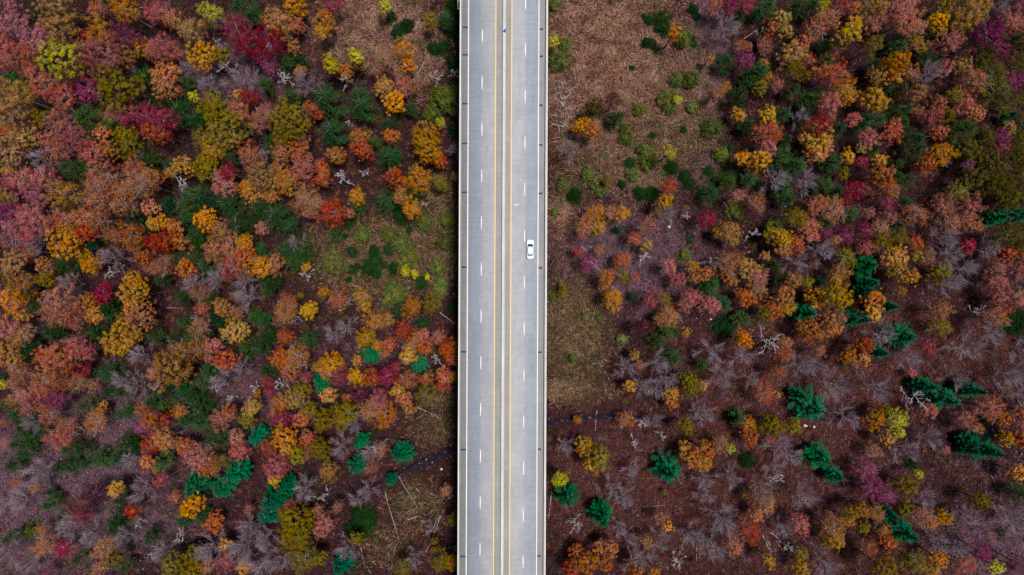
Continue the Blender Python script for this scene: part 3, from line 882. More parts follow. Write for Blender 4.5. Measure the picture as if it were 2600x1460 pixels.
def trunk_mesh(name, Rm, seed, height_below, mat, limbs=7, reach=0.85, twigs=0):
    """trunk from the ground up to the crown centre (z=0) and limbs spreading inside the crown"""
    r = np.random.default_rng(seed)
    tb = Tubes()
    H = height_below
    r0 = 0.07 + 0.055 * Rm
    bend = r.normal(0, 0.25, 2)
    pts = [(bend[0] * t * (1 - t) * 2, bend[1] * t * (1 - t) * 2, -H - 0.3 + (H + 0.3) * t) for t in np.linspace(0, 1, 5)]
    tb.add(pts, [r0 * 1.5, r0, r0 * .9, r0 * .78, r0 * .6], 6, 0.4)
    top = np.array(pts[-1])
    tb.add([top, top + np.array([r.normal(0, .2), r.normal(0, .2), Rm * .6])], [r0 * .6, .03], 4, 0.5)
    for i in range(limbs):
        a = i * 2.4 + r.uniform(-.3, .3)
        s = np.array(pts[-1 if i % 3 else -2]) + np.array([0, 0, r.uniform(-.4, .3)])
        e = r.uniform(0.15, 0.75)
        dd = (math.cos(a) * math.cos(e), math.sin(a) * math.cos(e), math.sin(e))
        branchy(tb, s, dd, Rm * reach * r.uniform(0.75, 1.0), r0 * .38, 1 if not twigs else twigs, r, .45, .15, (2, 3) if not twigs else (3, 5), None, 4, .15, .6, .022)
    return tb.mesh(name, mat)

def conifer_star(Rm, H, seed):
    """white pine: whorls of long plumes, star-like from above"""
    r = np.random.default_rng(seed)
    C, N, A, S, T = [], [], [], [], []
    tiers = 12
    for t in range(tiers):
        u = t / (tiers - 1)
        z = -H * 0.52 + H * 0.50 * u
        rad = Rm * (1.0 - 0.86 * u ** 1.25) * r.uniform(0.88, 1.1)
        nb = int(9 - 4 * u) + r.integers(0, 2)
        off = r.uniform(0, 6.28)
        for b in range(nb):
            az = off + b * 2 * math.pi / nb + r.normal(0, 0.16)
            L = rad * r.uniform(0.62, 1.18)
            tv, th, ts = r.random(), r.random(), r.random()
            ns = max(4, int(L / 0.26))
            for s in range(ns):
                q = (s + 0.6) / ns
                if q < 0.18: continue
                w = 0.34 * L * math.sin(math.pi * min(1, q * 0.92 + 0.06)) * 0.55 + 0.12
                for side in range(8):
                    o = r.normal(0, 0.5) * w
                    ca, sa = math.cos(az), math.sin(az)
                    C.append((ca * L * q - sa * o, sa * L * q + ca * o, z + 0.28 * L * q - 0.18 * L * q * q + r.normal(0, .10)))
                    sp = az + (0.75 if o > 0 else -0.75) * r.uniform(.4, 1.1)
                    A.append((math.cos(sp), math.sin(sp), 0.25)); N.append((0.25 * ca, 0.25 * sa, 1.0))
                    S.append(r.uniform(0.34, 0.66))
                    T.append((np.clip(tv * .55 + r.random() * .3 + q * .15, 0, 1), np.clip(th * .6 + r.random() * .4, 0, 1), ts))
    C, N, A, S, T = map(np.array, (C, N, A, S, T))
    V, F = quads(C, N, S, 0.34, r, 0.28, A)
    return V, F, np.repeat(T, 4, axis=0)

def conifer_soft(Rm, H, seed, dens=1.0, needle=0.34, cone=0.8):
    """bushy evergreen: upswept feathery sprays over an uneven, pointed dome"""
    r = np.random.default_rng(seed)
    f = lobes(Rm, seed)
    n = int((30 + 15 * Rm ** 1.8) * dens)
    az = r.uniform(0, 6.28, n); u = r.random(n) ** 1.15
    prof = np.where(u < 0.25, 0.8 + 0.8 * u, (1 - (u - 0.25) / 0.75) ** cone)
    rad = Rm * f(az, u * 2) * prof * np.sqrt(r.uniform(0.25, 1.0, n))
    z = -H * 0.42 + H * 0.46 * u
    C = np.stack([np.cos(az) * rad, np.sin(az) * rad, z], 1)
    m = r.integers(10, 20, n)
    ci = np.repeat(np.arange(n), m); k = len(ci)
    dirs = np.stack([np.cos(az), np.sin(az), np.full(n, 0.35)], 1)
    t = r.uniform(-0.6, 0.7, k)[:, None]
    P = C[ci] + dirs[ci] * t * 0.6 + r.normal(0, 0.22, (k, 3)) * np.array([1, 1, .7])
    A = dirs[ci] + r.normal(0, 0.6, (k, 3))
    N = np.tile([[0, 0, 0.9]], (k, 1)) + dirs[ci] * 0.5
    V, F = quads(P, N, r.uniform(0.6, 1.35, k) * needle, 0.45, r, 0.45, A)
    tv, th, ts = r.random(n), r.random(n), r.random(n)
    T = np.stack([np.clip(tv[ci] * .7 + r.random(k) * .3, 0, 1), np.clip(th[ci] * .7 + r.random(k) * .3, 0, 1), ts[ci]], 1)
    return V, F, np.repeat(T, 4, axis=0)

def bare_mesh(name, Rm, H, seed, mat, depth=3, thick=1.0, limbs=8, kids=(3, 5), minr=0.022, up=0.12):
    """leafless tree, origin at the ground"""
    r = np.random.default_rng(seed)
    tb = Tubes()
    r0 = (0.06 + 0.045 * Rm) * thick
    lean = r.normal(0, .3, 2)
    hb = H * 0.55
    pts = [(lean[0] * t, lean[1] * t, -0.3 + hb * t) for t in np.linspace(0, 1, 5)]
    tb.add(pts, [r0 * 1.4, r0, r0 * .9, r0 * .8, r0 * .65], 6, 0.3)
    return tb, r, r0, np.array(pts)

def bare_tree_meshes(Rm, H, seed, mat, depth=3, thick=1.0, limbs=8, kids=(3, 5), minr=0.022, up=0.12, spread=.5, shrink=.62, curl=.2):
    tb, r, r0, pts = bare_mesh("trunk", Rm, H, seed, mat, depth, thick)
    trunk = tb.mesh("trunk", mat)
    out = []
    tb2 = Tubes()
    leader = pts[-1] + np.array([r.normal(0, .3), r.normal(0, .3), H * .36])
    tb2.add([pts[-1], (pts[-1] + leader) / 2 + r.normal(0, .12, 3), leader], [r0 * .64, r0 * .4, minr], 5, .5)
    for i in range(limbs):
        a = i * 2.4 + r.uniform(-.4, .4)
        u = (i + .5) / limbs
        s = pts[-1] * (1 - u) + leader * u if i > 1 else pts[-2]
        e = 0.30 + 0.75 * u
        L = Rm * (1.0 - 0.45 * u) * r.uniform(.55, .80)
        branchy(tb2, s, (math.cos(a) * math.cos(e), math.sin(a) * math.cos(e), math.sin(e)), L, r0 * .45, depth, r, spread, up, kids, None, 4, curl, shrink, minr)
    return trunk, tb2.mesh("branches", mat)

P = {"dense": [], "mid": [], "sparse": [], "star": [], "soft": [], "bush": [], "loose": [], "bare": [], "dead": []}
def add_proto(kind, Rm, crown_data, trunk, zc, mat):
    V, F, T = crown_data
    P[kind].append((Rm, mesh_np("crown", V, F, mat, T), trunk, zc))
SIZES = (1.6, 2.6, 3.8, 5.0)
for si, Rm in enumerate(SIZES):
    hb = 5.0 + 1.9 * Rm                        # trunk length below the crown centre
    for v in range(3):
        add_proto("dense", Rm, crown_dense(Rm, 10 * si + v, 1.0, 0.235), trunk_mesh("trunk", Rm, 40 + 10 * si + v, hb, M["bark"], 6, .7), hb, M["leaf"])
        add_proto("mid", Rm, crown_dense(Rm, 110 + 10 * si + v, 0.62, 0.22, (0.30, 0.6), .35), trunk_mesh("trunk", Rm, 140 + 10 * si + v, hb, M["twig"], 7, .85), hb, M["leaf"])
        add_proto("sparse", Rm, crown_dense(Rm, 210 + 10 * si + v, 0.30, 0.21, (0.3, 0.65), .6), trunk_mesh("trunk", Rm, 240 + 10 * si + v, hb, M["twig"], 9, .85, 2), hb, M["leaf"])
for si, Rm in enumerate((2.0, 3.0, 4.2)):
    for v in range(3):
        H = 9.0 + 3.0 * Rm
        hb = H * 0.5
        add_proto("star", Rm, conifer_star(Rm, H, 310 + 10 * si + v), trunk_mesh("trunk", Rm, 340 + si * 10 + v, hb, M["bark"], 5, .5), hb, M["needle"])
for si, Rm in enumerate((1.5, 2.5, 3.5)):
    for v in range(3):
        H = 6.5 + 2.4 * Rm
        hb = H * 0.5
        add_proto("soft", Rm, conifer_soft(Rm, H, 410 + 10 * si + v), trunk_mesh("trunk", Rm, 440 + si * 10 + v, hb, M["bark"], 5, .6), hb, M["needle"])
for si, Rm in enumerate((0.7, 1.3, 2.2)):
    for v in range(3):
        H = 1.2 + 1.3 * Rm
        add_proto("bush", Rm, conifer_soft(Rm, H, 510 + 10 * si + v, 2.2, 0.30, .65), trunk_mesh("trunk", Rm * .6, 540 + si * 10 + v, H * .5, M["bark"], 4, .6), H * .5, M["needle"])
for si, Rm in enumerate((1.0, 1.7, 2.6)):
    for v in range(3):
        add_proto("loose", Rm, crown_dense(Rm, 610 + 10 * si + v, 0.75, 0.26, (0.35, 0.6), .6), trunk_mesh("trunk", Rm * .5, 640 + si * 10 + v, .8 + .25 * Rm, M["twig"], 6, 1.2, 1), .8 + .25 * Rm, M["shrub"])
for si, Rm in enumerate((2.2, 3.4, 4.6)):
    for v in range(3):
        H = 7.5 + 1.8 * Rm
        t, b = bare_tree_meshes(Rm, H, 710 + 10 * si + v, M["twig"], 2, .32, 14, (8, 11), .0125, .18, .30, .74, .06)
        P["bare"].append((Rm, b, t, H))
        t, b = bare_tree_meshes(Rm, H, 810 + 10 * si + v, M["dead"], 3, .72, 8, (2, 4), .026, .10, .48, .60, .10)
        P["dead"].append((Rm, b, t, H))
RSCALE = dict(p=.84, q=.84, o=.81, s=.80, y=.81, e=.81, a=.83, v=.83, l=.79, r=.82, m=.82, t=.90, g=1.08, b=1.04, k=1.08, h=1.2, w=1.2, d=1.0)
LIFT = dict(g=3.0, l=2.5, e=1.2, b=3.5, s=0.8, r=0.5)
# ------------------------------------------------------------------ trees, read off the photo tile by tile: x y radius kind
# kinds: p dusty pink, q mauve pink, o rust orange, s scarlet, y golden, e amber, a tan olive, v olive gold, l lime, r crimson, m magenta, t thin coppery,
#        g soft evergreen, b pine, k dark cedar bush, h pale shrub, w bare, d dead snag
TILES = {
(0,0): "100 60 90q,110 240 130q,340 370 150q,560 110 180a,640 290 160a,50 450 100p,90 610 120p,270 520 110o,600 590 185l,300 700 90p,430 850 150p,980 80 110o,1250 80 130y,1530 120 100p,1020 320 130y,860 370 80o,1270 370 130r,1030 540 190p,1420 470 95y,1530 500 110p,1270 570 105a,1420 760 110g,1190 900 210v,860 700 140p,630 960 150p,880 900 120m,160 960 160a,120 1160 160a,390 1190 115v,120 790 110g,860 1180 150g,600 1230 140p,740 1370 140p,1060 1180 80t,1240 1150 120r,1450 1170 160r,1250 1350 110v,1510 1320 100o,1020 1340 80o,100 1310 90o,260 1380 120a,480 1400 80p,1530 1000 80g",
(400,0): "50 90 110p,150 190 100o,540 130 110l,320 300 120a,440 250 55y,800 300 160r,900 440 130r,1130 420 150r,1140 660 110m,1010 560 90r,1220 230 150o,1400 250 90o,1260 300 80y,1370 480 80o,1380 50 120y,830 60 120g,960 120 100g,60 490 130p,160 520 95p,450 560 145e,640 560 85v,1260 600 105g,1410 600 75g,80 740 140o,60 890 120o,200 930 60o,280 810 65g,360 970 55l,810 950 60e,930 980 90r,1080 840 60g,1330 970 90g,110 990 60g,220 1110 120g,390 1210 110g,70 1190 130r,40 1340 110s,550 1060 130v,620 1170 150v,690 1330 170v,450 1390 100v,800 1110 120o,840 1290 80g,990 1220 110t,1080 1140 90t,1330 1200 190v,1300 1330 140v,1540 1090 80s,1120 1410 70g,1460 1400 70e,1250 1420 80o,1440 720 65y,900 820 110w,1500 860 100w,700 690 110d,1260 760 90d,620 430 60d,520 840 90w,330 690 80w",
(800,0): "110 200 110o,70 310 80e,180 30 100r,700 60 65l,770 165 30k,915 240 55k,830 310 55k,1160 210 70v,1310 180 85g,1400 300 75k,1390 60 70k,410 560 75l,160 640 90l,300 720 90o,420 640 60y,890 490 110e,930 650 80e,680 570 100t,860 720 100t,690 870 105y,900 870 110t,800 1020 130e,960 1080 75g,110 980 160g,440 940 105g,470 1060 130g,1320 1000 110h,1170 1140 60h,1260 1230 60l,740 1250 100g,170 1300 130g,450 1380 110o,770 1370 90e,590 1420 60g,1120 1370 140y,20 1150 70s,1220 770 75d,1385 720 60d,280 800 70d,1310 1090 45d,340 1230 45d,1290 480 75k,1200 490 55k,1380 620 55k,1400 1300 60k,1240 950 60k,610 700 70o",
(0,365): "90 80 140a,250 60 80r,560 50 145t,930 80 150p,1080 60 100o,430 140 110w,1290 40 110v,1480 150 115g,660 230 105g,790 280 105g,70 270 60y,80 390 100r,230 360 110p,420 330 110p,350 500 150q,660 510 165a,1000 300 100t,990 400 120t,1150 440 120t,1350 260 140o,1420 400 140t,1530 340 100o,60 540 100a,70 680 120m,100 800 110q,280 700 110p,350 800 140p,880 540 65t,850 740 105o,660 760 110t,1000 780 100t,1010 570 120t,1250 600 120t,1510 640 100o,1340 740 80g,1450 850 65g,1550 800 70e,500 800 75o,120 950 140q,300 930 80p,380 1010 110w,650 1000 145e,680 880 90e,860 900 105s,890 1020 48b,1030 950 55k,1300 920 150o,1350 1000 100o,1100 900 90t,1560 1000 90s,900 1190 115e,610 1230 105g,450 1230 90o,290 1080 80t,120 1200 120a,60 1330 90v,400 1370 70v,480 1370 75v,230 1400 100a,1150 1130 120w,1450 1150 90o,1530 1240 90t,1350 1400 120y,1150 1290 110d,700 1400 100w",
(400,365): "560 50 125y,740 120 105g,930 100 115t,1110 60 85g,1250 100 110o,1420 80 130o,1480 200 115p,260 220 105e,130 280 65e,480 210 125v,450 300 75v,120 210 60g,710 280 80r,660 400 140p,1000 240 110t,1080 350 140a,1280 390 140y,1230 260 110o,900 430 90e,960 510 100y,1130 520 85y,1460 300 120p,1500 560 130t,1540 680 90p,310 520 105g,450 530 120g,250 620 105g,90 610 85g,700 590 125g,470 760 115e,270 740 75g,1020 640 105g,1200 700 125g,1170 770 110g,1320 840 85g,810 830 140g,60 800 100e,170 850 80o,80 980 130s,220 980 85o,330 1040 48o,620 880 110t,1040 850 65t,370 930 115g,230 1130 105g,340 1150 95g,470 1220 105g,60 1220 105t,290 1250 105o,560 1080 105o,750 1060 140o,880 1000 80e,870 1130 115o,1030 1240 125e,1180 1210 105o,760 1240 130t,1010 1080 85g,1290 1080 130g,1450 1080 95g,1330 1180 105g,1400 1000 80w,1100 1390 105g,1500 1240 50e,1500 1310 80d,600 1370 110w,360 1390 100w,900 1370 100w,30 1370 70g,250 430 95d",
(800,365): "60 250 80o,470 60 115o,210 110 90y,80 350 80o,30 600 70o,730 110 120g,1140 60 140y,1240 160 90o,800 330 110s,1040 360 145e,860 410 75o,1260 390 95v,1400 330 55v,970 640 110e,850 530 80o,970 510 75g,690 560 115g,810 610 75k,850 740 65k,420 530 90e,420 620 75g,170 690 130s,330 700 65s,350 780 55k,1090 780 60h,860 1010 60h,1310 990 60h,740 910 60h,950 865 22k,190 1190 95h,370 1090 45k,590 1080 50k,600 1170 75k,540 1260 80k,420 1240 33k,370 1270 42k,790 1250 48k,730 1070 30k,610 1310 48k,300 935 20k,340 1365 20k,690 1220 33k,190 890 75g,940 1150 75h,910 1280 55l,1000 1310 45l,1130 1340 35l,1270 1400 48h,1230 1240 60h,1080 1400 55k,270 360 90d,510 290 55d,1110 610 40d,1400 60 80w,1330 770 60h,150 100 60d,480 920 60h",
(0,730): "110 140 130e,60 60 80o,200 250 95e,100 420 115p,180 490 105t,270 450 85p,260 60 105v,340 200 75g,600 110 160p,560 240 150p,700 250 130t,760 350 90p,1040 60 105r,920 150 90o,960 280 80e,810 200 70o,1060 220 115g,1120 290 85g,1340 60 140y,1330 180 110o,1430 290 140o,1290 300 90o,480 430 105g,560 500 65g,860 460 75g,960 460 75g,270 640 105g,310 580 48g,1190 520 165y,1330 500 100y,1270 400 90v,740 600 125p,850 640 105p,580 740 170o,440 660 90o,80 680 140y,170 720 60y,130 820 60o,1540 500 80g,220 870 100t,170 950 85p,90 900 60g,30 970 60l,460 960 130t,230 1060 100p,420 1060 105p,600 960 90t,560 1110 115m,290 1190 100p,420 1200 70o,140 1140 60t,1060 880 105g,830 830 85r,780 950 90t,930 980 60t,1080 1060 55g,1210 1060 55g,1430 700 100w,1260 940 100w,500 1290 90t,370 1370 90w,60 1170 70g,160 1280 115g,30 1370 50o,220 1410 70g,840 1190 85g,1030 1200 60y,960 1340 120t,1220 1270 95g,670 1410 100t,1430 1220 80s,1510 1330 85s,1500 1180 75g,1420 1400 80m,1545 1000 60d,1560 860 80p,1400 1000 90w",
(400,730): "430 50 90t,240 110 75g,500 130 95g,650 200 100y,450 210 70o,930 110 120w,1080 30 70g,790 260 80t,970 290 95g,1050 320 75g,1520 230 90e,1300 190 110t,1280 80 50s,1440 80 40v,1290 270 110t,260 350 58g,420 390 105t,570 310 100g,780 440 145y,870 560 75g,1060 520 105g,1030 620 85g,860 680 75g,330 510 75g,160 510 85g,470 500 60g,560 580 85p,400 620 110t,230 640 110t,690 730 115s,510 710 50o,130 820 170a,260 840 80y,490 840 85g,430 960 75g,1290 500 90o,1500 530 85g,1260 720 135o,1400 700 120t,1330 860 105o,1080 850 75g,240 1000 85g,320 1080 115g,400 1160 115g,220 1120 85g,60 1080 60g,430 1260 115g,280 1330 115g,400 1370 85g,60 1200 60g,1120 960 70r,1130 1030 60r,1490 900 60r,220 1250 75o,60 1330 80s,720 1250 80s,630 1330 105p,1000 1070 50y,1440 1030 105v,1370 1130 125a,1240 1170 105o,950 1210 85y,900 1340 85v,1200 1260 60o,1250 1320 115r,1450 1320 100o,1520 1250 95v,590 1010 60d,720 1110 60d,970 1010 60d,1230 980 80d,1440 770 70d,650 920 90w,850 800 90w",
(800,730): "90 40 60y,230 120 115t,265 210 50d,470 90 95y,510 190 70y,790 80 95h,970 200 110y,1170 160 115v,1250 25 60h,830 230 75g,1080 360 55k,1390 200 65k,590 330 105y,720 320 90y,890 430 95s,500 510 110y,620 580 60y,740 580 90o,700 660 60o,540 670 115b,1000 520 90o,1090 480 75p,1100 600 90o,960 600 80t,1030 780 95b,1240 500 90p,1350 620 110s,1380 720 80s,1430 640 50r,930 690 85y,1220 740 75d,150 770 120y,120 850 80o,20 800 60y,240 900 100r,420 730 60e,410 910 100e,560 900 105s,720 890 115r,810 800 70r,250 800 70r,60 960 135b,130 1080 85e,430 1060 110r,630 1150 125p,700 1290 140e,560 1220 110t,830 1040 80y,890 1120 80o,950 1220 70y,930 930 90t,1110 1080 110v,1110 920 80o,1290 880 80o,1290 970 90s,1370 900 60e,1430 880 40y,310 1260 120v,80 1340 120v,250 1340 80v,320 1110 60y,400 1350 90w,330 400 80w,200 470 90w",
(0,1095): "270 20 105g,160 130 75g,230 210 95g,50 130 60o,110 340 85g,600 60 105p,470 90 40s,680 180 85g,800 190 75g,600 360 100g,690 370 75g,880 320 85g,1000 280 115g,1160 280 75g,1270 130 115g,1340 170 75g,1510 130 110s,1480 310 80o,1310 280 70w,160 520 55o,360 560 55o,1160 580 85e,1560 390 40y,490 740 80g,610 860 65g,510 610 40g,800 740 115r,820 840 90r,950 620 105m,1320 800 75s,1150 900 115g,1130 980 75g,1200 700 55g,1500 1070 75g,90 1080 75g,330 1000 55h,420 990 65o,430 1160 100t,640 1180 90r,780 1290 75g,1040 1180 105t,1050 1320 60o,1170 1280 75v,1250 1380 65g,1000 1380 70t,700 970 110w,100 1220 120w,1250 1040 100w,60 720 120w,250 650 120w,400 430 120w,480 1420 55m,1400 930 55d,1530 1250 60d,1450 600 90w,900 1060 90w,300 1330 100w",
(400,1095): "70 80 125o,270 150 80o,400 250 140p,480 370 95o,560 360 80o,560 90 120g,650 290 75v,980 80 115b,790 60 85p,820 200 105p,1120 160 105s,1190 350 125p,1280 250 85p,1280 80 145e,1400 240 85v,1510 200 90t,1520 80 95o,760 430 115b,340 590 135b,620 580 125b,1150 700 140b,1280 560 85b,1100 850 140b,340 750 125e,250 840 50o,170 650 60o,920 780 55s,1170 490 75y,250 890 105g,440 880 80g,570 920 105o,1310 780 80t,950 940 110w,900 1150 170w,1090 1080 100w,520 1180 140w,1060 1330 110w,1240 1280 110w,1500 580 120w,1380 950 170v,1400 1100 160v,1480 1280 150v,1540 850 80v,680 1150 75y,690 1310 105p,500 1360 70p,150 1350 125v,330 1290 125v,360 1400 105v,150 1440 90v,870 1370 75e,30 320 85g,30 490 70p,60 1200 90w,200 1080 80d,1530 680 50d",
(800,1095): "50 180 115v,130 400 105y,250 150 120w,440 130 75b,410 370 120b,560 230 90w,570 360 80t,650 190 85t,860 250 130b,750 510 75b,540 590 115w,430 690 80w,100 640 60d,230 760 60t,650 170 70d,520 900 105k,420 1000 105k,430 830 75k,420 1080 75v,90 940 115p,30 800 60t,240 1390 105b,310 1180 100w,1390 890 60v,1200 1110 48v,1200 1200 48v,1270 1310 105v,1380 1320 80y,1320 600 65o,890 1380 80v,40 1280 80v,1170 960 80w,1000 1260 70w",
(1380,0): "100 410 60l,215 440 45h,160 600 85h,100 30 50h,1015 160 18k,1060 200 28k,1190 180 85k,1210 280 55k,1320 330 75e,1410 390 60h,1490 390 35k,1520 450 20k,1040 425 30k,1095 430 42k,890 685 18k,1505 85 50k,1550 160 33k,1340 810 55h,1490 800 60h,1240 990 70h,1350 1000 45l,1270 1080 50h,960 1110 48h,700 1010 105s,490 1080 100v,740 1180 85g,380 1260 90e,500 1320 80o,830 1370 65h,1410 1300 20k,1105 1360 20k,1500 1080 38h,180 880 45d",
(1780,0): "150 60 80p,300 60 90r,470 50 70r,400 140 55g,590 110 65g,690 40 85g,960 60 85g,1130 40 85g,1240 60 65l,810 180 90a,850 320 85a,720 300 80o,270 290 120w,1420 60 110p,1540 80 80o,1480 340 125y,1540 230 80e,1150 280 110t,1270 200 110t,390 460 70o,480 470 50o,450 600 90m,260 610 95g,90 590 50y,590 710 115g,690 790 80y,600 880 90v,640 650 60y,770 850 65p,900 560 125a,950 720 115v,1010 450 100o,1090 600 70o,650 450 90t,1290 450 75g,1270 600 85g,1330 740 145o,1160 740 80o,1440 900 105e,1480 980 90e,1290 1050 115p,1130 1000 105g,1200 930 58g,240 870 65y,400 950 105g,160 940 70o,380 1150 70y,840 1140 75g,670 1150 85y,490 1250 75g,1200 1260 115r,1390 1290 85g,1530 1210 80p,680 1330 145o,110 1290 80h,860 1400 58g,1160 1390 145e,940 890 75g,1050 1150 75g,1000 1170 90w,600 330 60d",
(2180,0): "40 200 70o,150 220 110p,100 50 110a,220 60 80y,430 100 140p,470 190 150p,590 280 90p,700 150 75g,690 330 58g,810 210 100e,830 320 70a,920 200 48g,900 350 48g,860 80 95v,1130 120 145a,1060 230 120a,1230 60 110y,1300 360 140m,1430 490 80m,1520 200 110p,150 450 95v,590 450 90y,450 360 75g,430 460 85g,720 460 60o,700 560 75g,820 570 65g,920 430 105p,400 620 110e,320 720 125y,190 760 95a,530 740 90o,170 630 65g,300 860 65g,450 880 75g,680 780 130w,1030 670 105a,870 690 80p,1340 830 180v,1250 580 105v,1180 820 110t,1540 830 80m,170 1000 125y,210 1090 60y,590 940 90o,800 1050 90o,590 1110 60o,470 1090 105g,460 1230 65g,210 1200 105g,90 1200 85g,350 1280 95s,340 1380 80s,110 1390 90p,960 960 80v,1060 1020 105p,740 1170 100p,900 1160 70v,1090 1290 125g,1180 1130 100o,820 1330 90o,600 1400 105g,1450 1080 90v,1550 1150 48b,1510 1290 70a,1440 1380 95m,1290 1390 90v,1480 450 70v,1420 90 90w",
(1380,365): "450 300 50h,870 195 58k,1060 160 80h,1000 60 50h,900 310 50h,1270 90 80l,1290 240 65k,1420 320 65k,1480 400 58k,640 370 55v,560 430 70h,320 520 75k,790 410 38k,980 500 70k,1100 500 78k,200 420 55h,1260 430 75s,1230 580 70y,1180 650 80t,520 700 105y,560 830 90y,420 830 105t,800 700 75e,680 690 70t,755 860 45g,1040 1020 70y,920 950 80s,800 1170 100o,340 1090 60s,440 1200 90m,560 1080 60o,1500 1240 70e,1540 1350 70o,640 1350 80o,790 1340 70v,920 1340 60p,1270 1240 80p,1480 960 38k,1420 1120 48h,110 690 25h,190 1430 40v,600 1430 50y,1350 1370 90p,1050 820 100t,1250 700 90w,230 60 100w,1000 1140 70d,1450 740 50d",
(1780,365): "200 110 60h,300 40 42k,600 160 105e,430 140 80e,530 250 60e,680 30 80p,830 110 115g,970 220 115g,1180 50 135o,1480 130 80e,1360 170 95g,1440 300 58v,300 300 85k,290 380 75g,500 350 75g,570 410 58k,90 280 58k,140 375 28k,740 340 110w,1060 360 100w,100 490 105g,860 440 95g,890 560 75g,1260 420 95g,1390 470 58g,1530 480 110r,1160 620 105s,370 520 70o,560 600 90t,60 760 100r,340 670 70h,290 880 115y,320 980 70y,170 900 60y,760 820 75g,950 740 100v,1090 830 115o,1270 790 58g,1330 660 115t,1530 690 75g,820 950 105y,960 1020 100o,830 1060 80o,700 900 80v,1260 910 70m,1450 930 90m,1110 920 80p,1340 970 70o,1200 1060 110w,450 1240 115a,580 1340 100p,270 1210 110t,300 1350 95o,60 1300 80o,130 1400 58g,740 1210 65g,1460 1140 95v,650 1130 50e,960 1180 100w,930 1370 80y,850 1370 75g,1070 1390 60v,1230 1390 48b,1350 1380 70y,1400 1300 100t,100 1180 80d,510 900 70d,850 610 60d",
(2180,365): "50 40 70a,170 50 75g,600 50 105g,830 110 130e,690 190 90o,660 270 70o,1100 60 110v,1450 60 80m,1100 220 60m,1330 170 140v,1500 120 100v,30 180 60r,210 160 70e,240 310 115o,290 430 80o,380 200 58g,510 360 75g,390 330 58g,40 460 70r,340 480 70t,1150 350 125v,1000 490 105v,1430 430 160v,1500 570 105v,300 610 90m,480 590 58g,100 700 60p,320 740 70p,560 720 115t,830 620 115p,1110 620 125p,920 790 100t,1080 770 80t,1200 830 70o,1410 740 100b,1530 720 70b,1490 920 125v,430 810 85g,230 840 80t,60 880 90r,270 970 100v,420 950 70v,580 1000 80o,80 1050 90p,850 950 125w,880 1100 115w,1110 1030 85r,1290 1030 100w,110 1220 130b,150 1400 80b,380 1130 115e,600 1130 75y,690 1140 80t,510 1340 90e,400 1270 105a,830 1290 105v,1060 1260 115w,1390 1240 100p,1390 1380 105p,900 1400 130w,1490 1090 80o",
(1380,730): "200 50 50v,110 90 40h,700 120 105e,640 110 60v,890 90 43g,1220 130 90v,1500 100 100p,1430 170 80p,1270 290 105t,1170 320 70y,1080 120 90p,1000 400 80r,1160 540 95g,1260 460 58g,1330 440 65g,1430 450 60e,920 680 60y,970 780 60o,1130 740 105w,820 790 90w,1270 910 100w,1010 970 100w,1150 1020 80w,1320 710 85g,870 990 70e,1290 1080 90y,1300 1170 60o,1450 920 80v,1500 1000 100v,790 520 38h,300 710 33h,560 310 25h,420 300 28h,340 1330 48y,1020 1370 75d,1100 1330 70w,1440 1400 80v,830 1330 80t,1540 1230 80w",
(1780,730): "80 40 80g,100 180 100p,230 160 85g,450 100 105o,840 70 115o,870 200 80y,720 230 105o,640 260 80v,440 310 85g,250 400 105k,1100 250 110b,1530 310 80b,1170 100 115y,1380 90 125y,1400 290 70o,1280 320 105o,1330 400 100o,1100 430 140o,430 520 95e,690 540 165d,110 630 110w,410 650 130w,820 660 105o,770 860 90s,1000 800 125w,1150 790 80w,20 780 50g,200 900 120w,500 900 80w,640 1060 105t,770 1080 40y,1160 1220 165b,1020 1090 60b,1350 960 145w,1480 690 90y,1560 760 60o,1190 640 60t,20 990 60e,330 1280 75k,390 1320 60g,40 1270 90w,470 1370 90y,720 1390 115v,930 1390 80v,1440 1290 110w,850 560 70o,580 30 90t",
(2180,730): "100 20 70b,160 120 110o,150 270 85e,310 190 80b,40 320 80b,420 40 60y,240 430 110w,500 490 140b,250 660 85b,50 580 100o,60 720 60e,830 230 105y,840 400 100v,460 690 115w,700 600 90p,1100 600 140w,1440 100 110p,1450 210 100p,1380 310 105t,1300 430 125w,1490 380 85k,170 990 125w,540 860 45p,910 1130 140b,720 1000 95b,1190 1040 110b,980 930 90w,1480 900 120w,590 1110 130d,160 1330 115y,380 1330 105l,260 1250 75v,1340 1220 125t,1480 1340 70y,1080 1330 100p,700 1240 80p,1180 1410 70o,1220 250 70d,960 590 80d",
(1380,1095): "430 170 115y,560 270 115v,480 330 80y,170 490 85l,250 680 130b,330 950 105d,600 880 130b,1290 420 150b,1500 270 105e,1430 190 80e,1250 960 60e,1170 880 70t,1220 620 28v,690 580 90w,810 660 90w,910 370 70w,760 950 70w,1170 1110 90w,950 1250 125w,1460 1020 115w,230 150 80w,1040 1110 60t,920 100 60d,1190 30 60d,1340 1340 80d,340 1220 95o,430 1320 125o,570 1160 80o,680 1180 80o,620 1330 90o,280 1400 95o,930 1400 95o,1120 1420 60e,1560 1350 38m,860 1040 60w,1080 1230 60w",
(1780,1095): "30 200 110e,40 330 80e,290 170 55l,200 130 85t,490 60 90o,690 80 60s,470 300 75k,800 150 120w,920 230 90w,1230 280 140b,1380 460 95b,310 480 100w,620 550 115w,1060 620 115w,20 510 80w,60 660 80w,200 880 150w,720 370 90w,800 490 80d,450 640 40y,640 720 105t,560 840 80o,490 1000 115s,1000 940 105p,850 980 80w,1340 980 115t,1250 960 70y,1500 820 75v,1480 900 80y,1290 850 60p,330 1150 90o,150 1200 100w,30 1100 80w,680 1310 75y,1010 1230 70v,1010 1370 90y,1260 1310 140w,1350 1100 90y,680 1130 60d,870 1170 65d,1250 1120 60v",
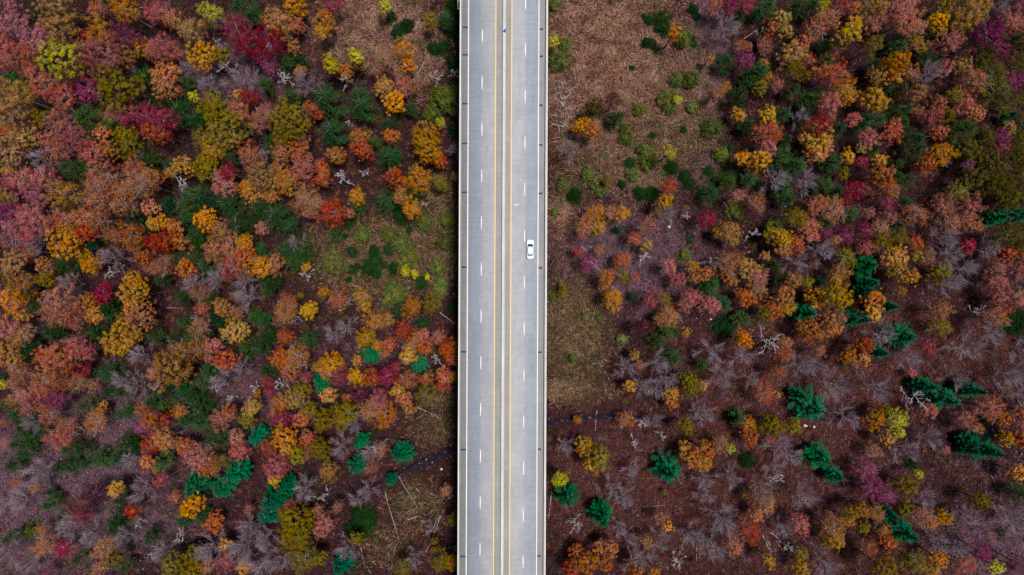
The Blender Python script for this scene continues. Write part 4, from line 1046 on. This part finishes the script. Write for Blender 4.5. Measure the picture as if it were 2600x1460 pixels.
(2180,1095): "290 80 75y,410 20 60l,470 190 105w,720 100 100w,160 200 80t,80 400 110m,130 570 115m,270 640 105m,480 540 105v,600 430 48l,560 320 55k,1330 200 155b,1160 110 85b,1480 70 80y,1560 450 40e,880 190 48o,40 790 80y,340 850 70b,510 1040 140b,330 960 70b,250 1000 70o,300 1120 80o,370 1200 50o,170 820 95t,840 870 90e,650 870 105t,720 900 80y,470 780 80v,650 690 100w,1130 840 85w,1230 700 90v,1540 900 100w,560 1310 125v,810 1290 90e,740 1390 80y,260 1390 125v,110 1170 90t,60 970 60v,1240 1210 105m,1330 1030 45s,1080 1340 105p,1390 1370 75l,1000 1180 80w,780 1120 100w,1540 1350 70m",
}
TILES[(2560,0)] = "120 60 90m,60 230 90p,150 420 110v,110 640 90v,170 820 110m,90 1010 90v,160 1200 100v,120 1390 90v,230 300 120p"
TILES[(2560,365)] = "120 120 110v,170 320 120v,120 520 110v,190 700 100b,130 930 120v,170 1120 90o,110 1290 100p,190 1400 100w"
TILES[(2560,730)] = "120 120 110p,170 360 120k,120 620 100w,180 850 120w,110 1080 90w,180 1250 110o,150 1400 90p"
TILES[(2560,1095)] = "160 90 110o,110 420 90e,180 650 90g,150 900 110w,200 1130 90w,110 1340 100m"
KIND = {  # look: name, category, group, proto set, colour, label words
 'p': ("pink_leaved_tree", "pink tree", "dusty pink trees of the forest", "mid", (0.3576, 0.1080, 0.0902), "dusty pink tree"),
 'q': ("pink_leaved_tree", "pink tree", "dusty pink trees of the forest", "mid", (0.3481, 0.1178, 0.1553), "mauve-pink tree"),
 'o': ("rust_tree", "rust tree", "rust orange trees of the forest", "dense", (0.3618, 0.1166, 0.0497), "rust-orange tree"),
 's': ("rust_tree", "rust tree", "rust orange trees of the forest", "dense", (0.3240, 0.0670, 0.0346), "scarlet-orange tree"),
 'y': ("golden_tree", "golden tree", "golden trees of the forest", "dense", (0.3618, 0.1674, 0.0324), "golden brown tree"),
 'e': ("golden_tree", "golden tree", "golden trees of the forest", "dense", (0.4644, 0.1890, 0.0259), "bright amber tree"),
 'a': ("golden_tree", "golden tree", "golden trees of the forest", "dense", (0.2916, 0.1566, 0.0540), "tan olive tree"),
 'v': ("olive_gold_tree", "olive-gold tree", "olive green and lime trees of the forest", "dense", (0.1663, 0.1158, 0.0102), "olive-gold tree"),
 'l': ("olive_gold_tree", "lime tree", "olive green and lime trees of the forest", "dense", (0.3931, 0.3510, 0.0225), "lime-yellow tree"),
 'r': ("crimson_tree", "red tree", "crimson and magenta trees of the forest", "mid", (0.2435, 0.0238, 0.0499), "crimson tree"),
 'm': ("crimson_tree", "red tree", "crimson and magenta trees of the forest", "mid", (0.1998, 0.0367, 0.0950), "magenta tree"),
 't': ("thin_coppery_tree", "coppery tree", "coppery trees with thinning leaves", "sparse", (0.3412, 0.1266, 0.0571), "twiggy coppery tree"),
 'g': ("evergreen_tree", "evergreen", "soft dark green evergreens", "soft", (0.0198, 0.0612, 0.0144), "feathery dark green evergreen"),
 'b': ("pine_tree", "pine tree", "teal green pines", "star", (0.0061, 0.1092, 0.0476), "teal-green star-shaped pine"),
 'k': ("cedar_bush", "bush", "dark cedar bushes", "bush", (0.014, 0.042, 0.011), "dark green cedar bush"),
 'h': ("meadow_shrub", "shrub", "pale green shrubs of the clearings", "loose", (0.125, 0.145, 0.036), "pale green leafy shrub"),
 'w': ("bare_tree", "bare tree", "leafless grey-mauve trees", "bare", (0.3, 0.25, 0.28), "leafless grey-mauve tree"),
 'd': ("dead_tree", "dead tree", "bleached dead trees", "dead", (0.6, 0.55, 0.58), "bleached white dead tree"),
}
COLOUR_OF = {(1380,0,700,1010): (0.075, 0.020, 0.014), (1380,0,490,1080): (0.055, 0.042, 0.008), (1380,730,1000,400): (0.06, 0.010, 0.014), (0,0,1270,370): (0.10, 0.014, 0.035), (0,1095,950,620): (0.085, 0.014, 0.035), (0,1095,800,740): (0.12, 0.025, 0.04), (800,730,430,1060): (0.10, 0.016, 0.035)}
SPECIAL = {   # (tile, x, y): what one would say of it
 (0,0,600,590): "bright lime-yellow round tree standing out among dusty pink crowns",
 (400,0,540,130): "pale lime-yellow tree above a crimson thicket, thin trunk showing",
 (800,0,700,60): "small bright yellow tree alone at the top of the tan meadow",
 (1380,0,1320,330): "small bright amber tree beside a dark cedar in the tan meadow",
 (1380,365,1260,430): "small scarlet tree between dark bushes below the tan meadow",
 (1780,730,690,540): "big bleached white dead tree spreading bare limbs in all directions",
 (1780,730,770,860): "vivid orange-red small tree beside a black shadowed hollow",
 (1380,1095,330,950): "white leafless conifer skeleton with fishbone branches below a teal pine",
 (2180,0,1340,830): "very large dark olive dome-shaped tree at the upper right",
 (2180,0,1300,360): "large magenta tree above the big dark olive dome",
 (1780,0,450,600): "small vivid magenta tree at the edge of the tan meadow's trail",
 (400,1095,980,80): "round deep green pine touching a bright amber tree",
 (400,1095,1280,80): "bright amber cauliflower-shaped tree beside a round deep green pine",
 (400,1095,920,780): "tiny vivid red tree tucked against a teal pine",
 (400,1095,870,1370): "small bright amber tree at the bottom edge of the picture",
 (800,730,1220,740): "small spiky whitish dead tree shaped like a palm near the bridge",
 (0,365,890,1020): "small bright emerald pine between amber and rust crowns",
 (0,365,650,1000): "large bright amber tree left of a small emerald pine",
 (400,365,470,760): "isolated bright amber tree ringed by dark green evergreens",
 (400,730,690,730): "round deep scarlet-orange tree on dark brown forest floor",
 (800,365,170,690): "scarlet-orange tree at the left edge of the small meadow",
 (1380,1095,170,490): "lime-yellow tree on a pale leaning trunk just right of the bridge",
 (1380,1095,1250,960): "small glowing amber tree alone on the red leaf litter",
 (2180,730,380,1330): "lime-green tree among bare twigs in the right-hand forest",
 (2180,730,590,1110): "large whitish dead tree with crooked limbs beside a teal pine",
 (2180,1095,600,430): "narrow lime-green small tree alone above the dark litter",
 (2180,730,910,1130): "large teal pine right beside a crooked whitish dead tree",
 (1780,730,1160,1220): "large round teal pine above two pale boulders",
 (1380,0,700,1010): "round dark red-brown tree in the meadow touching a green bush",
 (1380,0,1190,180): "tall dark green cedar in the tan meadow above an amber tree",
}
def jitter_col(c, r, key):
    import colorsys
    h, s, v = colorsys.rgb_to_hsv(*c)
    if key == 'g':
        h, s, v = h + r.normal(-.012, .022), s * r.uniform(.88, 1.0), v * r.uniform(.75, 1.4)
    h = (h + r.normal(0, 0.010)) % 1.0
    s = min(1, max(0, s * r.uniform(0.88, 1.05)))
    v = v * r.uniform(0.78, 1.22)
    return (*colorsys.hsv_to_rgb(h, s, v), 1.0)
SEEN_LABELS = set()
ONES = "zero one two three four five six seven eight nine ten eleven twelve thirteen fourteen fifteen sixteen seventeen eighteen nineteen".split()
TENS = ", , twenty thirty forty fifty sixty seventy eighty ninety".split()
def num(n):
    if n < 20: return ONES[n]
    if n == 100: return "hundred"
    return TENS[n // 10] + ("-" + ONES[n % 10] if n % 10 else "")
def where(px, py, up=0):
    bl, br_ = 1169 - 6.5 * py / 1460, 1391 - 6 * py / 1460
    d, side = ((bl - px) / 222.0, "left") if px < 1280 else ((px - br_) / 222.0, "right")
    t = max(0, round(d * 10))
    a = f"beside the bridge's {side} edge" if t == 0 else f"{ONES[t // 10]}-point-{ONES[t % 10]} bridge widths {side} of bridge"
    pc = min(99, max(1, round(py / 14.6) + up))
    return a + f", {num(pc)} percent down"
NEAR = dict(p="pink", q="mauve", o="rust-orange", s="scarlet", y="golden", e="amber", a="tan", v="olive", l="lime", r="crimson", m="magenta", t="coppery", g="evergreen", b="pine", k="cedar", h="shrub", w="bare", d="dead")
def unique(head, px, py, mate):
    for up in (0, 1, -1):
        for nb in ("", f" by {mate} one" if mate else ""):
            s = f"{head}{nb} {where(px, py, up)}"
            if s not in SEEN_LABELS:
                SEEN_LABELS.add(s)
                return s
    return s
R2 = np.random.default_rng(99)
count = {}
last = 'o'
for (tx, ty), data in TILES.items():
    for ent in data.split(","):
        a, b, c = ent.split()
        kind, rz = c[-1], float(c[:-1])
        px, py = tx + float(a) * 0.2522, ty + float(b) * 0.2522
        name, cat, group, pset, col, words = KIND[kind]
        if not (px < 1180 or px > 1370): continue
        rm = rz * 0.2522 / 8.6 * RSCALE.get(kind, 1.0)
        if pset == 'dense' and R2.random() < .35: pset = 'mid'
        if kind in 'os' and rz < 75 and R2.random() < .6: pset = 'sparse'
        options = sorted(P[pset], key=lambda q: abs(q[0] - rm))[:3]
        proto = options[R2.integers(0, len(options))]
        f = rm / proto[0]
        f *= R2.uniform(0.95, 1.08)
        zc = proto[3]
        if pset in ("bare", "dead"):
            hs = R2.uniform(0.85, 1.05)
            x, y, z = place(px, py, zc * 0.72 * f * hs)
            rz_ = R2.uniform(0, 6.28)
            e = empty(name, (x, y, z - .05), rz_, (f, f, f * hs))
            for nm, me in (("trunk", proto[2]), ("branches", proto[1])):
                obj(nm, me, e)
        else:
            fz = f * R2.uniform(0.82, 1.28)
            lift = LIFT.get(kind, 0.0) if rz > 45 else 0.3 * LIFT.get(kind, 0.0)
            zc0, zc = zc, zc + lift / fz
            top = zc * fz + (proto[0] * 0.15 * f if pset not in ('star', 'soft', 'bush') else -zc0 * fz * (0.36 if pset == 'star' else 0.22))
            x, y, z = place(px, py, top)
            e = empty(name, (x, y, z), R2.uniform(0, 6.28), (f * R2.uniform(.94, 1.06), f * R2.uniform(.94, 1.06), fz))
            tk = obj("trunk", proto[2], e); tk.location = (0, 0, zc); tk.scale = (1, 1, zc / zc0)
            cr_ = obj("crown", proto[1], e); cr_.location = (0, 0, zc)
            col = COLOUR_OF.get((tx, ty, int(a), int(b)), col)
            if kind == 'v' and px > 2440 and py < 1000: col = (0.072, 0.062, 0.008)
            if rz < 75 and kind in 'osyerm' and (tx, ty, int(a), int(b)) not in SPECIAL: col = tuple(.78 * q + .22 * w_ for q, w_ in zip(col, (.20, .11, .08)))
            cr_.color = jitter_col(col, R2, kind)
        size = "small " if rz < 62 else ("broad " if rz > 138 else "")
        lab = SPECIAL.get((tx, ty, int(a), int(b)))
        if lab is None: lab = unique(size + words, px, py, NEAR[last])
        last = kind
        tag(e, lab, cat, group)
        count[name] = count.get(name, 0) + 1
print("TREES", sum(count.values()), count)

# ------------------------------------------------------------------ fallen trunks: tile, start, end (picture), look
LOGS = [
 (400,0, 930,260, 1250,110, .16, "curved pale fallen trunk above the crimson thicket"),
 (400,0, 1300,110, 1585,340, .17, "long straight pale fallen trunk beside the orange trees"),
 (400,0, 910,295, 1040,410, .11, "short pale fallen limb lying on the crimson thicket"),
 (800,0, 1370,380, 1452,780, .13, "thin fallen trunk close along the bridge's left edge"),
 (800,0, 1095,630, 995,840, .12, "grey leaning pole-like trunk in the tan meadow, left of bridge"),
 (800,0, 150,495, 275,590, .14, "pale greenish fallen trunk between the lime trees"),
 (800,0, 205,470, 310,590, .10, "thin grey fallen trunk beside a pale greenish one"),
 (800,0, 490,700, 415,815, .15, "short brown log below the lime trees"),
 (800,730, 1255,250, 1445,385, .15, "pale log running under the bridge's left edge"),
 (800,730, 1035,1210, 1270,1330, .15, "pale log lying across the brown clearing left of bridge"),
 (800,1095, 705,610, 845,1080, .15, "long white-barked fallen trunk below the emerald pine"),
 (800,1095, 840,455, 1035,780, .12, "long grey fallen trunk beside a white-barked one"),
 (800,1095, 935,890, 1045,850, .20, "short thick log with a cut pale end in the clearing"),
 (800,1095, 1265,845, 1115,1225, .18, "splintered pale fallen trunk near the bridge at the bottom"),
 (800,1095, 1235,880, 1140,1080, .12, "thin grey fallen trunk crossing a splintered one"),
 (800,1095, 1230,1215, 1435,1150, .12, "thin log pointing at the bridge near the bottom"),
 (800,1095, 460,1170, 505,1370, .13, "brown fallen trunk below the dark bushes at the bottom"),
 (800,1095, 985,1030, 970,1095, .10, "very short reddish stick in the dark clearing"),
 (800,1095, 945,1320, 1090,1325, .09, "thin horizontal stick near the bottom edge, left of bridge"),
 (1380,365, 380,1030, 545,1205, .12, "grey fallen trunk above the magenta sapling, right of bridge"),
 (1380,365, 470,1180, 590,1290, .14, "pale fallen trunk touching the magenta sapling"),
 (1380,365, 880,360, 1105,378, .12, "pale bent fallen trunk left of the small scarlet tree"),
 (1380,365, 935,1040, 880,1130, .12, "short leaning grey trunk below the golden tree"),
 (1380,365, 620,715, 700,790, .14, "short pale log between two golden trees"),
 (1380,365, 1295,755, 1275,870, .09, "thin upright stick beside the pale boulder"),
 (1380,730, 550,100, 490,330, .11, "thin grey fallen trunk in the green clearing right of bridge"),
 (1380,730, 540,1240, 525,1440, .16, "pale trunk leaning over the creek"),
 (1380,1095, 80,590, 50,880, .17, "pale trunk below the lime tree at the bridge's right edge"),
 (1380,1095, 790,980, 840,1120, .12, "thin fallen trunk on the red litter below the bare trees"),
 (1380,1095, 845,1150, 905,1335, .13, "pale fallen trunk ending at the rust trees near the bottom"),
 (1380,1095, 1000,755, 1220,745, .09, "thin horizontal pale stick on the red litter"),
 (1380,1095, 1540,1120, 1540,1310, .10, "thin upright pale stick near the bottom, right forest"),
 (1780,365, 180,545, 270,635, .13, "pale straight log beside the pale shrub, right forest"),
 (1780,365, 240,240, 265,275, .12, "tiny pale log at the meadow's lower end"),
 (1780,0, 430,390, 600,270, .12, "pale fallen trunk left of the tan olive tree"),
 (1780,1095, 700,1020, 945,1225, .15, "pale branched fallen trunk at the bottom of the right forest"),
 (1780,1095, 760,1110, 930,1330, .12, "grey fallen trunk beside a pale branched one"),
 (2180,1095, 1035,850, 1170,1000, .10, "dark thin fallen trunk in the bottom right corner"),
 (2180,1095, 1340,450, 1400,570, .10, "dark fallen limb above the mauve floor, bottom right"),
 (400,730, 95,205, 260,210, .10, "thin pale log on the dark floor between evergreens"),
]
for i, (tx, ty, x0, y0, x1, y1, rad, lab) in enumerate(LOGS):
    r = np.random.default_rng(900 + i)
    A0 = np.array(place(tx + x0 * .2522, ty + y0 * .2522, .5)); B0 = np.array(place(tx + x1 * .2522, ty + y1 * .2522, .5))
    L = np.linalg.norm(B0 - A0)
    rad *= 0.8
    side = np.array([-(B0 - A0)[1], (B0 - A0)[0], 0]) / L
    curve = (.09 if "curved" in lab or "bent" in lab else .015) * L * (1 if i % 2 else -1)
    def log_at(t):
        q = A0 + (B0 - A0) * t + side * (curve * 4 * t * (1 - t))
        return np.array([q[0], q[1], ground_z(q[0], q[1]) + rad + .28])
    pts = [log_at(t) for t in np.linspace(0, 1, 7)]
    tb = Tubes(); tb.add(pts, np.linspace(rad, rad * .45, 7), 7, r.uniform(.5, 1))
    lg = obj("fallen_log", tb.mesh("fallen_log", M["pale_log" if ("pale" in lab or "white" in lab) else "log"]))
    org = Vector(pts[0]); lg.data.transform(Matrix.Translation(-org)); lg.location = org
    if L > 6:
        tb = Tubes()
        for q in range(3):
            t = r.uniform(.45, .95)
            branchy(tb, log_at(t) - np.array(org), (B0 - A0) / L + side * r.choice([-1, 1]) * r.uniform(.5, 1) + np.array([0, 0, .25]), r.uniform(.7, 1.8), rad * .35, 1, r, .5, .05, (1, 2), .6, 4, .2, .6, .025)
        obj("branch", tb.mesh("branch", M["pale_log" if ("pale" in lab or "white" in lab) else "log"]), lg)
    tag(lg, lab, "log", "fallen trunks and logs")

# heap of dead branches beside the bridge
bp = empty("brush_pile", place(1380 + 190 * .2522, 1080 * .2522, .3))
tag(bp, "tangled heap of bleached dead branches against the bridge's right edge", "brush pile")
r = np.random.default_rng(4)
for i in range(46):
    dx, dy = r.normal(0, 2.0), r.normal(0, 5.2)
    a = r.uniform(0, 6.28); L = r.uniform(1.2, 4.2)
    p = np.array([dx, dy, ground_z(bp.location.x + dx, bp.location.y + dy) - bp.location.z + r.uniform(.15, .9)])
    d = np.array([math.cos(a), math.sin(a), r.normal(0, .12)])
    tb = Tubes(); branchy(tb, p, d, L, r.uniform(.05, .10), 1, r, .5, 0, (1, 3), r.uniform(.2, 1), 4, .12, .5, .03)
    obj("branch", tb.mesh("branch", M["dead" if i % 2 else "twig"]), bp)

# ------------------------------------------------------------------ the forest goes on beyond what the photo shows: one mass
def far_forest():
    r = np.random.default_rng(31)
    VV, FF, TT, nv = [], [], [], 0
    palette = [KIND[k][4] for k in "ppoooyyavvrtt"]
    tries = 0
    spots = []
    while len(spots) < 230 and tries < 6000:
        tries += 1
        x, y = r.uniform(-215, 215), r.uniform(-150, 150)
        if abs(x) < 162 and abs(y) < 94: continue
        if -20 < x < 16 or creek_dist(np.array([x]), np.array([y]))[0] < 4: continue
        if any((x - a) ** 2 + (y - b) ** 2 < 30 for a, b in spots): continue
        spots.append((x, y))
    for x, y in spots:
        evergreen = r.random() < .22
        Rm, me, _, zc = (P["soft"] if evergreen else P["mid"])[r.integers(3, 9)]
        n = len(me.vertices)
        co = np.empty(n * 3, dtype=np.float32); me.vertices.foreach_get("co", co); co = co.reshape(-1, 4, 3)
        tn = np.empty(n * 4, dtype=np.float32); me.color_attributes["tint"].data.foreach_get("color", tn); tn = tn.reshape(-1, 4, 4)
        pick = r.random(len(co)) < 0.5
        co, tn = co[pick], tn[pick]
        f = r.uniform(1.0, 1.4)
        q = co.reshape(-1, 3) * f * np.array([1, 1, 1]) + np.array([x, y, ground_z(x, y) + zc * f])
        col = np.array(KIND["g"][4] if evergreen else palette[r.integers(0, len(palette))]) * r.uniform(.8, 1.2)
        t = col[None, :] * (0.6 + 0.8 * tn.reshape(-1, 4)[:, :1])
        VV.append(q); TT.append(t); FF.append(np.arange(len(q)).reshape(-1, 4) + nv); nv += len(q)
    V, T = np.concatenate(VV), np.concatenate(TT)
    return mesh_np("distant_forest", V, np.concatenate(FF), M["veg"], T)
tag(obj("distant_forest", far_forest()), "autumn forest continuing beyond the edges of the picture", "forest", kind="stuff")
